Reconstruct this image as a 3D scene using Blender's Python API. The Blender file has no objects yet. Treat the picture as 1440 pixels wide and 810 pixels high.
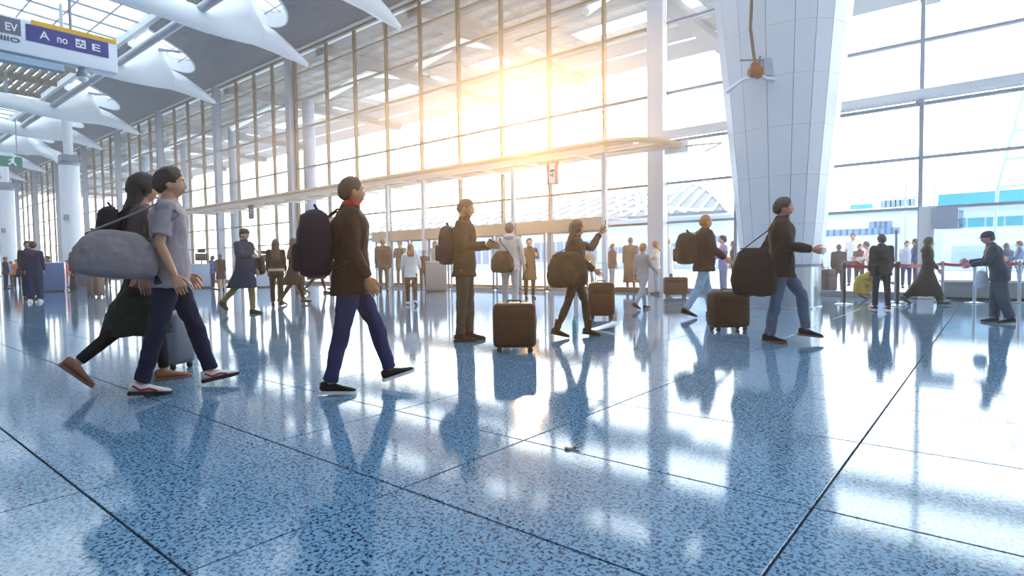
import bpy, bmesh, math, random
from mathutils import Vector, Matrix, noise

random.seed(7)
scene = bpy.context.scene
COL = scene.collection
PI = math.pi
rad = math.radians

# ------------------------------------------------------------------ camera
F_PX, YAW, PITCH, ROLL, CAM_H = 825.7, rad(-39.55), rad(-2.53), rad(-0.8), 1.05
_f = Vector((math.sin(YAW) * math.cos(PITCH), math.cos(YAW) * math.cos(PITCH), math.sin(PITCH)))
_r = Vector((math.cos(YAW), -math.sin(YAW), 0.0))
_u = _r.cross(_f)
CR = _r * math.cos(ROLL) + _u * math.sin(ROLL)
CU = -_r * math.sin(ROLL) + _u * math.cos(ROLL)
CF = _f
cam_data = bpy.data.cameras.new('camera')
cam_data.sensor_width = 36.0
cam_data.lens = F_PX / 1440.0 * 36.0
cam_data.clip_start = 0.05
cam_data.clip_end = 1500.0
cam = bpy.data.objects.new('camera', cam_data)
COL.objects.link(cam)
cam.matrix_world = Matrix(((CR.x, CU.x, -CF.x, 0), (CR.y, CU.y, -CF.y, 0), (CR.z, CU.z, -CF.z, CAM_H), (0, 0, 0, 1)))
scene.camera = cam


def ray(px, py):
    return CR * ((px - 720) / F_PX) + CU * ((405 - py) / F_PX) + CF


def gp(px, py, z=0.0):            # photograph measurement -> point on a horizontal plane
    d = ray(px, py)
    p = d * ((z - CAM_H) / d.z)
    return Vector((p.x, p.y, z))


def wp(px, py, Y):                # photograph measurement -> point on a plane parallel to the window wall
    d = ray(px, py)
    p = d * (Y / d.y)
    return Vector((p.x, p.y, p.z + CAM_H))


# ------------------------------------------------------------------ light
world = bpy.data.worlds.new('sky')
scene.world = world
world.use_nodes = True
wn = world.node_tree
wn.nodes.clear()
w_out = wn.nodes.new('ShaderNodeOutputWorld')
w_bg = wn.nodes.new('ShaderNodeBackground')
w_tc = wn.nodes.new('ShaderNodeTexCoord')
w_sep = wn.nodes.new('ShaderNodeSeparateXYZ')
w_ramp = wn.nodes.new('ShaderNodeValToRGB')
w_ramp.color_ramp.elements[0].position = 0.0
w_ramp.color_ramp.elements[0].color = (0.94, 0.98, 1.0, 1)
w_ramp.color_ramp.elements[1].position = 0.8
w_ramp.color_ramp.elements[1].color = (0.78, 0.90, 1.0, 1)
wn.links.new(w_tc.outputs['Generated'], w_sep.inputs[0])
wn.links.new(w_sep.outputs['Z'], w_ramp.inputs[0])
wn.links.new(w_ramp.outputs[0], w_bg.inputs['Color'])
wn.links.new(w_bg.outputs[0], w_out.inputs['Surface'])
w_bg.inputs['Strength'].default_value = 6.5

sun_data = bpy.data.lights.new('sun', 'SUN')
sun_data.energy = 5.0
sun_data.angle = rad(2.0)
sun_data.color = (1.0, 0.53, 0.20)
sun = bpy.data.objects.new('sun', sun_data)
COL.objects.link(sun)
_sd = ray(735, 165).normalized()
sun.rotation_euler = _sd.to_track_quat('Z', 'Y').to_euler()

scene.view_settings.view_transform = 'Standard'
scene.view_settings.look = 'None'
scene.view_settings.exposure = 0.0
scene.view_settings.gamma = 1.0
scene.view_settings.use_curve_mapping = False


# ------------------------------------------------------------------ materials
def lin(c):
    return tuple(((v / 255) / 12.92 if v / 255 <= 0.04045 else ((v / 255 + 0.055) / 1.055) ** 2.4) for v in c)


MATS = {}


def mat(name, rgb, rough=0.5, metal=0.0, var=0.08, scale=12.0, bump=0.0, bscale=60.0, spec=0.5, emit=None):
    if name in MATS:
        return MATS[name]
    m = bpy.data.materials.new(name)
    m.use_nodes = True
    nt = m.node_tree
    b = nt.nodes['Principled BSDF']
    c = lin(rgb)
    tc = nt.nodes.new('ShaderNodeTexCoord')
    nz = nt.nodes.new('ShaderNodeTexNoise')
    nz.inputs['Scale'].default_value = scale
    nz.inputs['Detail'].default_value = 3.0
    nt.links.new(tc.outputs['Object'], nz.inputs['Vector'])
    mx = nt.nodes.new('ShaderNodeMix')
    mx.data_type = 'RGBA'
    mx.inputs['A'].default_value = (*[v * (1 - var) for v in c], 1)
    mx.inputs['B'].default_value = (*[min(1, v * (1 + var)) for v in c], 1)
    nt.links.new(nz.outputs['Fac'], mx.inputs['Factor'])
    nt.links.new(mx.outputs['Result'], b.inputs['Base Color'])
    b.inputs['Roughness'].default_value = rough
    b.inputs['Metallic'].default_value = metal
    b.inputs['Specular IOR Level'].default_value = spec
    if bump > 0:
        n2 = nt.nodes.new('ShaderNodeTexNoise')
        n2.inputs['Scale'].default_value = bscale
        nt.links.new(tc.outputs['Object'], n2.inputs['Vector'])
        bp = nt.nodes.new('ShaderNodeBump')
        bp.inputs['Strength'].default_value = bump
        bp.inputs['Distance'].default_value = 0.01
        nt.links.new(n2.outputs['Fac'], bp.inputs['Height'])
        nt.links.new(bp.outputs[0], b.inputs['Normal'])
    if emit:
        b.inputs['Emission Color'].default_value = (*lin(rgb), 1)
        b.inputs['Emission Strength'].default_value = emit
    MATS[name] = m
    return m


def cloth(rgb, rough=0.85):
    if max(rgb) < 130:              # dark colours made deeper and richer to offset strong fill on backlit people
        g = sum(rgb) / 3
        rgb = tuple(max(6, round((g + (v - g) * 1.3) * .72)) for v in rgb)
    return mat('fabric_%d_%d_%d' % rgb, rgb, rough, 0, 0.14, 9.0, 0.25, 140.0, 0.25)


def glass_mat(name, tint, base, grazing, rough=0.0):
    m = bpy.data.materials.new(name)
    m.use_nodes = True
    nt = m.node_tree
    nt.nodes.clear()
    o = nt.nodes.new('ShaderNodeOutputMaterial')
    t = nt.nodes.new('ShaderNodeBsdfTransparent')
    t.inputs[0].default_value = (*tint, 1)
    g = nt.nodes.new('ShaderNodeBsdfGlossy')
    g.inputs['Roughness'].default_value = rough
    lw = nt.nodes.new('ShaderNodeLayerWeight')
    lw.inputs['Blend'].default_value = 0.5
    pw = nt.nodes.new('ShaderNodeMath')
    pw.operation = 'POWER'
    pw.inputs[1].default_value = 5.0
    nt.links.new(lw.outputs['Facing'], pw.inputs[0])
    ma = nt.nodes.new('ShaderNodeMath')
    ma.operation = 'MULTIPLY_ADD'
    ma.inputs[1].default_value = grazing
    ma.inputs[2].default_value = base
    nt.links.new(pw.outputs[0], ma.inputs[0])
    mx = nt.nodes.new('ShaderNodeMixShader')
    nt.links.new(ma.outputs[0], mx.inputs[0])
    nt.links.new(t.outputs[0], mx.inputs[1])
    nt.links.new(g.outputs[0], mx.inputs[2])
    nt.links.new(mx.outputs[0], o.inputs['Surface'])
    MATS[name] = m
    return m


M_GLASS = glass_mat('window_glass', (0.96, 0.985, 0.99), 0.03, 0.55)
M_FRIT = glass_mat('fritted_roof_glass', (0.68, 0.70, 0.71), 0.04, 0.4, 0.1)
M_GLOWALU = mat('glow_tinted_aluminium', (92, 82, 66), 0.45, 0.3, 0.06)  # aluminium with the sun's warm glow put into its colour
M_GREYALU = mat('grey_aluminium', (128, 140, 158), 0.45, 0.2, 0.05)
M_PALE = mat('pale_grey_paint', (206, 212, 220), 0.45, 0, 0.04)
M_WHITE = mat('white_painted_steel', (236, 240, 246), 0.32, 0, 0.03)
M_TUBE = mat('silver_steel_tube', (150, 160, 172), 0.35, 0.5, 0.04)
M_STEEL = mat('brushed_stainless_steel', (176, 188, 202), 0.28, 0.85, 0.05)
M_DARK = mat('dark_plastic', (34, 36, 40), 0.4, 0, 0.1)
M_BLACK = mat('black_rubber', (20, 20, 22), 0.6, 0, 0.1)
M_RED = mat('red_webbing', (170, 22, 44), 0.6, 0, 0.08)


def granite(name, dark, light, rough, joint=False):
    m = bpy.data.materials.new(name)
    m.use_nodes = True
    nt = m.node_tree
    b = nt.nodes['Principled BSDF']
    geo = nt.nodes.new('ShaderNodeNewGeometry')
    n1 = nt.nodes.new('ShaderNodeTexNoise')
    n1.inputs['Scale'].default_value = 52.0
    n1.inputs['Detail'].default_value = 6.0
    n1.inputs['Roughness'].default_value = 0.7
    v1 = nt.nodes.new('ShaderNodeTexVoronoi')
    v1.inputs['Scale'].default_value = 74.0
    n2 = nt.nodes.new('ShaderNodeTexNoise')
    n2.inputs['Scale'].default_value = 0.6
    for n in (n1, v1, n2):
        nt.links.new(geo.outputs['Position'], n.inputs['Vector'])
    ad = nt.nodes.new('ShaderNodeMath')
    ad.operation = 'MULTIPLY_ADD'
    ad.inputs[1].default_value = 0.25
    nt.links.new(v1.outputs['Distance'], ad.inputs[0])
    nt.links.new(n1.outputs['Fac'], ad.inputs[2])
    rp = nt.nodes.new('ShaderNodeValToRGB')
    rp.color_ramp.elements[0].position = 0.515
    rp.color_ramp.elements[0].color = (*lin(dark), 1)
    rp.color_ramp.elements[1].position = 0.655
    rp.color_ramp.elements[1].color = (*lin(light), 1)
    nt.links.new(ad.outputs[0], rp.inputs[0])
    mx = nt.nodes.new('ShaderNodeMix')
    mx.data_type = 'RGBA'
    mx.blend_type = 'MULTIPLY'
    mx.inputs['Factor'].default_value = 0.25
    nt.links.new(rp.outputs[0], mx.inputs['A'])
    nt.links.new(n2.outputs['Fac'], mx.inputs['B'])
    nt.links.new(mx.outputs['Result'], b.inputs['Base Color'])
    b.inputs['Roughness'].default_value = rough
    b.inputs['Specular IOR Level'].default_value = 0.6
    # faint polish waviness
    n3 = nt.nodes.new('ShaderNodeTexNoise')
    n3.inputs['Scale'].default_value = 140.0
    nt.links.new(geo.outputs['Position'], n3.inputs['Vector'])
    bp = nt.nodes.new('ShaderNodeBump')
    bp.inputs['Strength'].default_value = 0.05
    bp.inputs['Distance'].default_value = 0.002
    nt.links.new(n3.outputs['Fac'], bp.inputs['Height'])
    nt.links.new(bp.outputs[0], b.inputs['Normal'])
    return m


M_TILE = granite('blue_granite', (14, 40, 68), (122, 162, 194), 0.05)
M_GROUT = mat('dark_grout', (28, 40, 54), 0.8)


# ------------------------------------------------------------------ mesh building
class MB:
    def __init__(s):
        s.v, s.f = [], []

    def add(s, vs, fs, m=None):
        o = len(s.v)
        s.v += [(m @ Vector(p)) if m else Vector(p) for p in vs]
        s.f += [tuple(i + o for i in q) for q in fs]
        return s

    def box(s, c, size, m=None):
        x, y, z = c
        a, b, h = size[0] / 2, size[1] / 2, size[2] / 2
        vs = [(x + i * a, y + j * b, z + k * h) for k in (-1, 1) for j in (-1, 1) for i in (-1, 1)]
        return s.add(vs, [(0, 2, 3, 1), (4, 5, 7, 6), (0, 1, 5, 4), (2, 6, 7, 3), (0, 4, 6, 2), (1, 3, 7, 5)], m)

    def lohi(s, lo, hi, m=None):
        return s.box([(a + b) / 2 for a, b in zip(lo, hi)], [b - a for a, b in zip(lo, hi)], m)

    def rings(s, rings, cap=True):
        n = len(rings[0])
        o = len(s.v)
        for r in rings:
            s.v += [Vector(p) for p in r]
        for i in range(len(rings) - 1):
            for j in range(n):
                k = (j + 1) % n
                s.f.append((o + i * n + j, o + i * n + k, o + (i + 1) * n + k, o + (i + 1) * n + j))
        if cap:
            s.f.append(tuple(o + j for j in reversed(range(n))))
            s.f.append(tuple(o + (len(rings) - 1) * n + j for j in range(n)))
        return s

    def tube(s, pts, r, n=8, round_ends=False, flat=1.0):
        pts = [Vector(p) for p in pts]
        if not hasattr(r, '__len__'):
            r = [r] * len(pts)
        r = list(r)
        if round_ends:
            d0 = (pts[0] - pts[1]).normalized()
            d1 = (pts[-1] - pts[-2]).normalized()
            pts = [pts[0] + d0 * r[0] * .95, pts[0] + d0 * r[0] * .6] + pts + [pts[-1] + d1 * r[-1] * .6, pts[-1] + d1 * r[-1] * .95]
            r = [r[0] * .3, r[0] * .8] + r + [r[-1] * .8, r[-1] * .3]
        d = (pts[1] - pts[0]).normalized()
        a = d.orthogonal().normalized()
        if abs(d.z) < .9:
            a = Vector((0, 0, 1)).cross(d).normalized()
        rings = []
        for i, p in enumerate(pts):
            if i == 0:
                t = pts[1] - pts[0]
            elif i == len(pts) - 1:
                t = pts[-1] - pts[-2]
            else:
                t = (pts[i + 1] - p).normalized() + (p - pts[i - 1]).normalized()
            if t.length < 1e-9:
                t = d.copy()
            t.normalize()
            a = (a - t * a.dot(t)).normalized()
            b = t.cross(a)
            rings.append([p + (a * math.cos(2 * PI * j / n) + b * math.sin(2 * PI * j / n) * flat) * r[i] for j in range(n)])
        return s.rings(rings)

    def ell(s, c, rad3, m=None, nu=14, nv=9):
        vs = [(0, 0, -1)]
        for i in range(1, nv):
            t = PI * i / nv
            vs += [(math.sin(t) * math.cos(2 * PI * j / nu), math.sin(t) * math.sin(2 * PI * j / nu), -math.cos(t)) for j in range(nu)]
        vs.append((0, 0, 1))
        fs = [(0, 1 + (j + 1) % nu, 1 + j) for j in range(nu)]
        for i in range(nv - 2):
            for j in range(nu):
                k = (j + 1) % nu
                fs.append((1 + i * nu + j, 1 + i * nu + k, 1 + (i + 1) * nu + k, 1 + (i + 1) * nu + j))
        o = 1 + (nv - 2) * nu
        fs += [(o + j, o + (j + 1) % nu, len(vs) - 1) for j in range(nu)]
        c = Vector(c)
        vs = [Vector((p[0] * rad3[0], p[1] * rad3[1], p[2] * rad3[2])) + c for p in vs]
        return s.add(vs, fs, m)

    def lathe(s, prof, n=16, m=None):
        rings = [[Vector((r * math.cos(2 * PI * j / n), r * math.sin(2 * PI * j / n), z)) for j in range(n)] for r, z in prof]
        if m:
            rings = [[m @ p for p in q] for q in rings]
        return s.rings(rings)

    def prism(s, poly, ext, m=None):          # poly: planar 3-D loop, ext: extrusion vector
        n = len(poly)
        e = Vector(ext)
        vs = [Vector(p) for p in poly] + [Vector(p) + e for p in poly]
        fs = [tuple(reversed(range(n))), tuple(range(n, 2 * n))] + [(i, (i + 1) % n, n + (i + 1) % n, n + i) for i in range(n)]
        return s.add(vs, fs, m)

    def rbox(s, c, size, r, k=2, m=None):      # rounded box
        bm = bmesh.new()
        bmesh.ops.create_cube(bm, size=1.0)
        for v in bm.verts:
            v.co = Vector((v.co.x * size[0], v.co.y * size[1], v.co.z * size[2]))
        bmesh.ops.bevel(bm, geom=bm.edges[:], offset=r, segments=k, affect='EDGES', profile=0.5)
        bm.verts.index_update()
        vs = [v.co + Vector(c) for v in bm.verts]
        fs = [tuple(v.index for v in f.verts) for f in bm.faces]
        bm.free()
        return s.add(vs, fs, m)

    def mesh(s, name, smooth=False):
        me = bpy.data.meshes.new(name)
        me.from_pydata([tuple(p) for p in s.v], [], s.f)
        bm = bmesh.new()
        bm.from_mesh(me)
        bmesh.ops.recalc_face_normals(bm, faces=bm.faces[:])
        if smooth:
            for f in bm.faces:
                f.smooth = True
            if smooth != 'all':
                for e in bm.edges:
                    if len(e.link_faces) == 2 and e.calc_face_angle(0) > 0.7:
                        e.smooth = False
        bm.to_mesh(me)
        bm.free()
        return me

    def build(s, name, m, parent=None, smooth=False, loc=None):
        me = s.mesh(name, smooth)
        return put(name, me, m, parent, loc)


def put(name, me, m=None, parent=None, loc=None):
    if m is not None and len(me.materials) == 0:
        me.materials.append(m)
    o = bpy.data.objects.new(name, me)
    COL.objects.link(o)
    if parent is not None:
        o.parent = parent
    if loc is not None:
        o.location = loc
    return o


def empty(name, loc=(0, 0, 0), rz=0.0, sc=1.0):
    o = bpy.data.objects.new(name, None)
    o.empty_display_size = 0.1
    COL.objects.link(o)
    o.location = loc
    o.rotation_euler = (0, 0, rz)
    o.scale = (sc, sc, sc)
    return o


def tag(o, label=None, cat=None, group=None, kind=None):
    if label:
        o['label'] = label
    if cat:
        o['category'] = cat
    if group:
        o['group'] = group
    if kind:
        o['kind'] = kind
    return o


def children(o):
    return [c for c in CHILD.get(o.name, [])]


# ================================================================== THE SETTING
WY = 18.0                       # window wall plane
K = WY / 16.0
HX0, HX1, HY0 = -118.0, 9.0, -15.0


def hz(z16):
    return CAM_H + (z16 - CAM_H) * K


# ---- floor: recessed joints between granite tiles
fl = MB().lohi((HX0, HY0, -0.30), (HX1, WY + 0.3, -0.012)).build('floor', M_GROUT)
tag(fl, kind='structure')
XL = [-5.95, -4.66, -3.30, -2.13, -0.58, 0.72]
YL = [-0.15, 0.80, 1.75, 2.67, 3.78, 4.78]
while XL[0] > HX0 + 1.3:
    XL.insert(0, XL[0] - 1.30)
while XL[-1] < HX1 - 1.3:
    XL.append(XL[-1] + 1.30)
while YL[-1] < WY - 0.98:
    YL.append(YL[-1] + 0.97)
while YL[0] > HY0 + 1:
    YL.insert(0, YL[0] - 0.97)
cells = []
for i in range(len(XL) - 1):
    for j in range(len(YL) - 1):
        c = Vector(((XL[i] + XL[i + 1]) / 2, (YL[j] + YL[j + 1]) / 2, -CAM_H))
        dep = c.dot(CF)
        inview = dep > 0.9 and abs(c.dot(CR)) < dep * 1.15 + 1.2
        cells.append((c.length if inview else 1000 + c.length, i, j))
cells.sort()
G = 0.0055
rest = MB()
tcache = {}
for n, (d, i, j) in enumerate(cells):
    lo = Vector((XL[i] + G, YL[j] + G, -0.03))
    hi = Vector((XL[i + 1] - G, YL[j + 1] - G, 0.0))
    if n < 300:
        key = (round(hi.x - lo.x, 3), round(hi.y - lo.y, 3))
        if key not in tcache:
            b = 0.002
            w, h = key[0] / 2, key[1] / 2
            tcache[key] = MB().rings([[(sx * (w - q), sy * (h - q), z) for sx, sy in ((-1, -1), (1, -1), (1, 1), (-1, 1))] for z, q in ((-0.03, 0), (-0.0015, 0), (0, b))]).mesh('tile')
        put('tile', tcache[key], M_TILE, fl, ((lo.x + hi.x) / 2, (lo.y + hi.y) / 2, 0))
    else:
        rest.lohi(lo, hi)
tag(rest.build('tile_field', M_TILE, fl), kind='stuff')

# ---- window wall: mullions, transoms, posts and panes
win = empty('window_1', (-30, WY, 0))
tag(win, kind='structure')
LW = Matrix.Translation((30, -WY, 0))


def wpart(mb, name, m, **k):
    mb.v = [LW @ p for p in mb.v]
    return mb.build(name, m, win, **k)


MX = [x * K for x in (8.0, 5.9, 3.8, 1.75, -0.32, -1.34, -3.38, -5.39, -7.39, -9.40, -11.48, -13.54, -15.64, -17.74, -19.86, -22.03, -24.2, -26.9,
                      -29.1, -31.0, -33.05, -35.2, -37.4, -39.5, -41.6, -43.75)]
MX[4] = 0.70 * K
MX = [x for x in MX if x != 1.75 * K]
while MX[-1] > HX0 + 3:
    MX.append(MX[-1] - 2.07 * K)
MX.append(HX0)
ZL = [0.06] + [hz(z) for z in (2.12, 3.24, 4.42, 5.80, 7.75, 9.10, 10.40)] + [hz(11.42)]
ZTOP = ZL[-1]
for x in MX:
    mb = MB().lohi((x - 0.045, WY - 0.11, 0.0), (x + 0.045, WY + 0.06, ZTOP))
    wpart(mb, 'mullion', M_GLOWALU if x < -8.0 else M_GREYALU)  # left bays take the metal copy coloured by the glow
for i, z in enumerate(ZL):
    h = 0.035 if 0 < i < 8 else 0.08
    for (xa, xb, mm) in ((HX0, -8.6, M_GLOWALU), (-8.6, MX[0], M_GREYALU)):
        wpart(MB().lohi((xa, WY - 0.10, z - h), (xb, WY + 0.05, z + h)), 'transom', mm)
# heavy rail with its tension rod on the right hand bays
wpart(MB().lohi((-8.3, WY - 0.55, ZL[3] + 0.06), (MX[0], WY - 0.12, ZL[3] + 0.26)), 'rail', M_PALE)
wpart(MB().tube([(-8.3, WY - 0.50, ZL[3] - 0.06), (MX[0], WY - 0.50, ZL[3] - 0.06)], 0.018, 6), 'tension_rod', M_GREYALU)
for x in (-1.34 * K,):
    wpart(MB().ell((x, WY - 0.5, ZL[3] - 0.06), (0.10, 0.08, 0.09)), 'rod_joint', M_GREYALU, smooth=True)
# main posts
POSTX = [-7.57 * K] + [x * K for x in (-27.15, -35.2, -43.75, -51.9, -60.2, -68.5, -76.8, -85)]
for x in POSTX:
    wpart(MB().lohi((x - (0.27 if x > -10 else 0.2), WY - 0.40, 0), (x + (0.27 if x > -10 else 0.2), WY - 0.05, ZTOP)), 'post', M_PALE if x > -10 else M_GREYALU)
    if x < -10:
        wpart(MB().lohi((x - 0.28, WY - 0.36, 0), (x - 0.20, WY - 0.05, ZTOP)), 'post_fin', M_GLOWALU)
# panes
npane = 0
pc = {}
pfar = MB()
MXs = sorted(MX, reverse=True)
for i in range(len(MXs) - 1):
    xa, xb = MXs[i + 1] + 0.04, MXs[i] - 0.04
    for j in range(len(ZL) - 1):
        za, zb = ZL[j] + 0.03, ZL[j + 1] - 0.03
        if npane < 296:
            key = (round(xb - xa, 2), round(zb - za, 2))
            if key not in pc:
                pc[key] = MB().box((0, 0, 0), (key[0], 0.024, key[1])).mesh('pane')
            put('pane', pc[key], M_GLASS, win, (LW @ Vector(((xa + xb) / 2, WY, (za + zb) / 2))))
            npane += 1
        else:
            pfar.lohi((xa, WY - 0.012, za), (xb, WY + 0.012, zb))
tag(wpart(pfar, 'far_panes', M_GLASS), kind='stuff')

# ---- other walls
bw = MB().lohi((HX0, HY0 - 0.3, -0.3), (HX1, HY0, 18.5)).build('wall_back', mat('wall_paint', (214, 222, 232), 0.7))
tag(bw, kind='structure')
rw = MB().lohi((HX1, HY0, -0.3), (HX1 + 0.3, WY + 0.3, 18.5)).build('wall_right', mat('wall_paint', (214, 222, 232)))
tag(rw, kind='structure')
lw_ = MB().lohi((HX0 - 0.3, HY0, -0.3), (HX0, WY + 0.3, 18.5)).build('wall_left', mat('wall_paint', (214, 222, 232)))
tag(lw_, kind='structure')

# ---- roof
YS = 13.3
ZS = ZTOP + 0.42 * (WY - YS)


def roofz(y):
    if y >= YS:
        return ZTOP + 0.42 * (WY - y)
    return ZS + 0.06 * (YS - y)


def slat_mat():
    m = bpy.data.materials.new('linear_slat_ceiling')
    m.use_nodes = True
    nt = m.node_tree
    b = nt.nodes['Principled BSDF']
    geo = nt.nodes.new('ShaderNodeNewGeometry')
    wv = nt.nodes.new('ShaderNodeTexWave')
    wv.bands_direction = 'Y'
    wv.inputs['Scale'].default_value = 3.4
    wv.inputs['Distortion'].default_value = 0.0
    nt.links.new(geo.outputs['Position'], wv.inputs['Vector'])
    rp = nt.nodes.new('ShaderNodeValToRGB')
    rp.color_ramp.elements[0].position = 0.02
    rp.color_ramp.elements[0].color = (*lin((84, 92, 104)), 1)
    rp.color_ramp.elements[1].position = 0.35
    rp.color_ramp.elements[1].color = (*lin((112, 122, 138)), 1)
    nt.links.new(wv.outputs['Color'], rp.inputs[0])
    nt.links.new(rp.outputs[0], b.inputs['Base Color'])
    b.inputs['Roughness'].default_value = 0.45
    bp = nt.nodes.new('ShaderNodeBump')
    bp.inputs['Strength'].default_value = 0.5
    bp.inputs['Distance'].default_value = 0.03
    nt.links.new(wv.outputs['Color'], bp.inputs['Height'])
    nt.links.new(bp.outputs[0], b.inputs['Normal'])
    return m


M_SLAT = slat_mat()
BAY = 8.3 * K
BX = [x * K for x in (6.0, -2.2, -10.4, -18.6, -25.3, -35.0, -47.0, -55.0, -63.4, -71.8, -80.2, -88.6, -97.0)]
ceil = empty('ceiling', (-30, 10, ZTOP))
tag(ceil, kind='structure')
LC = Matrix.Translation((30, -10, -ZTOP))


def cpart(mb, name, m, **k):
    mb.v = [LC @ p for p in mb.v]
    return mb.build(name, m, ceil, **k)


SW, SY = 1.75, 14.6             # half width and straight end of the roof slot above each truss


def bend(p):
    return Vector((p[0], p[1], roofz(p[1]) + p[2]))


NA = 8
for ib, bx in enumerate(BX):
    eR = (bx + BX[ib - 1]) / 2 if ib else HX1
    eL = (bx + BX[ib + 1]) / 2 if ib + 1 < len(BX) else HX0
    for sgn in (1, -1):
        ex_ = eR if sgn > 0 else eL
        arc = [(bx + sgn * SW * math.cos(PI / 2 * t / NA), SY + SW * math.sin(PI / 2 * t / NA), 0) for t in range(NA + 1)]
        loop = [(bx, WY, 0), (ex_, WY, 0), (ex_, YS, 0), (bx + sgn * SW, YS, 0)] + arc
        cpart(MB().prism([bend(p) for p in loop], (0, 0, 0.08)), 'ceiling_panel', M_SLAT)
    # white rim lining the slot, and its glass
    rim = [(bx + SW, YS, 0)] + [(bx + SW * math.cos(PI * t / 16), SY + SW * math.sin(PI * t / 16), 0) for t in range(17)] + [(bx - SW, YS, 0)]
    mb = MB()
    ins = [(bx + (p[0] - bx) * 0.95, p[1] - (0.06 if p[1] > SY else 0), 0) for p in rim]
    o = len(mb.v)
    rr = []
    for p, q in zip(rim, ins):
        rr.append([bend((p[0], p[1], -0.10)), bend((q[0], q[1], -0.10)), bend((q[0], q[1], 0.75)), bend((p[0], p[1], 0.75))])
    mb.rings(rr)
    cpart(mb, 'slot_rim', M_WHITE)
    cpart(MB().prism([bend((p[0], p[1], 0.62)) for p in ins], (0, 0, 0.03)), 'slot_pane', M_FRIT)
    for k in range(4):
        y = YS + 0.35 + k * 0.75
        cpart(MB().tube([bend((bx - SW * .93, y, .5)), bend((bx + SW * .93, y, .5))], 0.035, 6), 'slot_bar', M_TUBE)
    cpart(MB().tube([bend((bx, YS, .5)), bend((bx, SY + 1.6, .5))], 0.03, 6), 'slot_bar', M_TUBE)

# glazed middle of the roof: grid of bars with fritted panes; opaque bands on the truss lines behind the view
gx = []
x = HX0 + 1.0
while x < HX1:
    gx.append(x)
    x += BAY / 5
gy = [YS - 1.6 * k for k in range(0, 10)]
panes = []
pane_me = {}
far = MB()
for i in range(len(gx) - 1):
    for j in range(len(gy) - 1):
        y0, y1 = gy[j + 1], gy[j]
        z0, z1 = roofz(y0) + 0.55, roofz(y1) + 0.55
        c = Vector(((gx[i] + gx[i + 1]) / 2, (y0 + y1) / 2, (z0 + z1) / 2))
        v = c - Vector((0, 0, CAM_H))
        dep = v.dot(CF)
        sx = 720 + F_PX * v.dot(CR) / max(dep, .1)
        sy = 405 - F_PX * v.dot(CU) / max(dep, .1)
        panes.append(((0 if (dep > 2 and -40 < sx < 700 and -40 < sy < 300) else 500) + v.length, i, j, c, y0, y1, z0, z1))
panes.sort(key=lambda p: p[0])
for n, (d, i, j, c, y0, y1, z0, z1) in enumerate(panes):
    w = gx[i + 1] - gx[i] - 0.06
    if n < 280 and d < 500:
        if j not in pane_me:
            mb = MB()
            mb.rings([[(sx * w / 2, (y0 - y1) / 2 + .03, (z0 - z1) / 2 + t) for sx, t in ((-1, 0), (1, 0), (1, .03), (-1, .03))],
                      [(sx * w / 2, (y1 - y0) / 2 - .03, (z1 - z0) / 2 + t) for sx, t in ((-1, 0), (1, 0), (1, .03), (-1, .03))]])
            pane_me[j] = mb.mesh('skylight_pane')
        put('skylight_pane', pane_me[j], M_FRIT, ceil, LC @ c)
    else:
        far.rings([[(c.x + sx * w / 2, y0 + .03, z0 + t) for sx, t in ((-1, 0), (1, 0), (1, .03), (-1, .03))],
                   [(c.x + sx * w / 2, y1 - .03, z1 + t) for sx, t in ((-1, 0), (1, 0), (1, .03), (-1, .03))]])
tag(cpart(far, 'skylight_field', M_FRIT), kind='stuff')
for x in gx:
    big = False
    cpart(MB().tube([(x, gy[-1], roofz(gy[-1]) + .5), (x, YS, ZS + .5)], 0.07 if not big else 0.11, 6), 'glazing_bar', M_TUBE)
for y in gy:
    cpart(MB().tube([(gx[0], y, roofz(y) + .5), (gx[-1], y, roofz(y) + .5)], 0.05, 6), 'glazing_bar', M_TUBE)
# solid roof behind the glazed middle
cpart(MB().lohi((HX0, HY0, roofz(HY0) + 0.3), (HX1, gy[-1], roofz(HY0) + 0.5)), 'ceiling_slab', M_PALE)
cpart(MB().lohi((HX0, YS - 0.25, ZS + 0.1), (HX1, YS + 0.05, ZS + 0.62)), 'edge_beam', M_PALE)
# head of the window wall
cpart(MB().lohi((HX0, WY - 0.25, ZTOP + 0.02), (HX1, WY + 0.4, ZTOP + 0.5)), 'eaves_beam', M_PALE)

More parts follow.
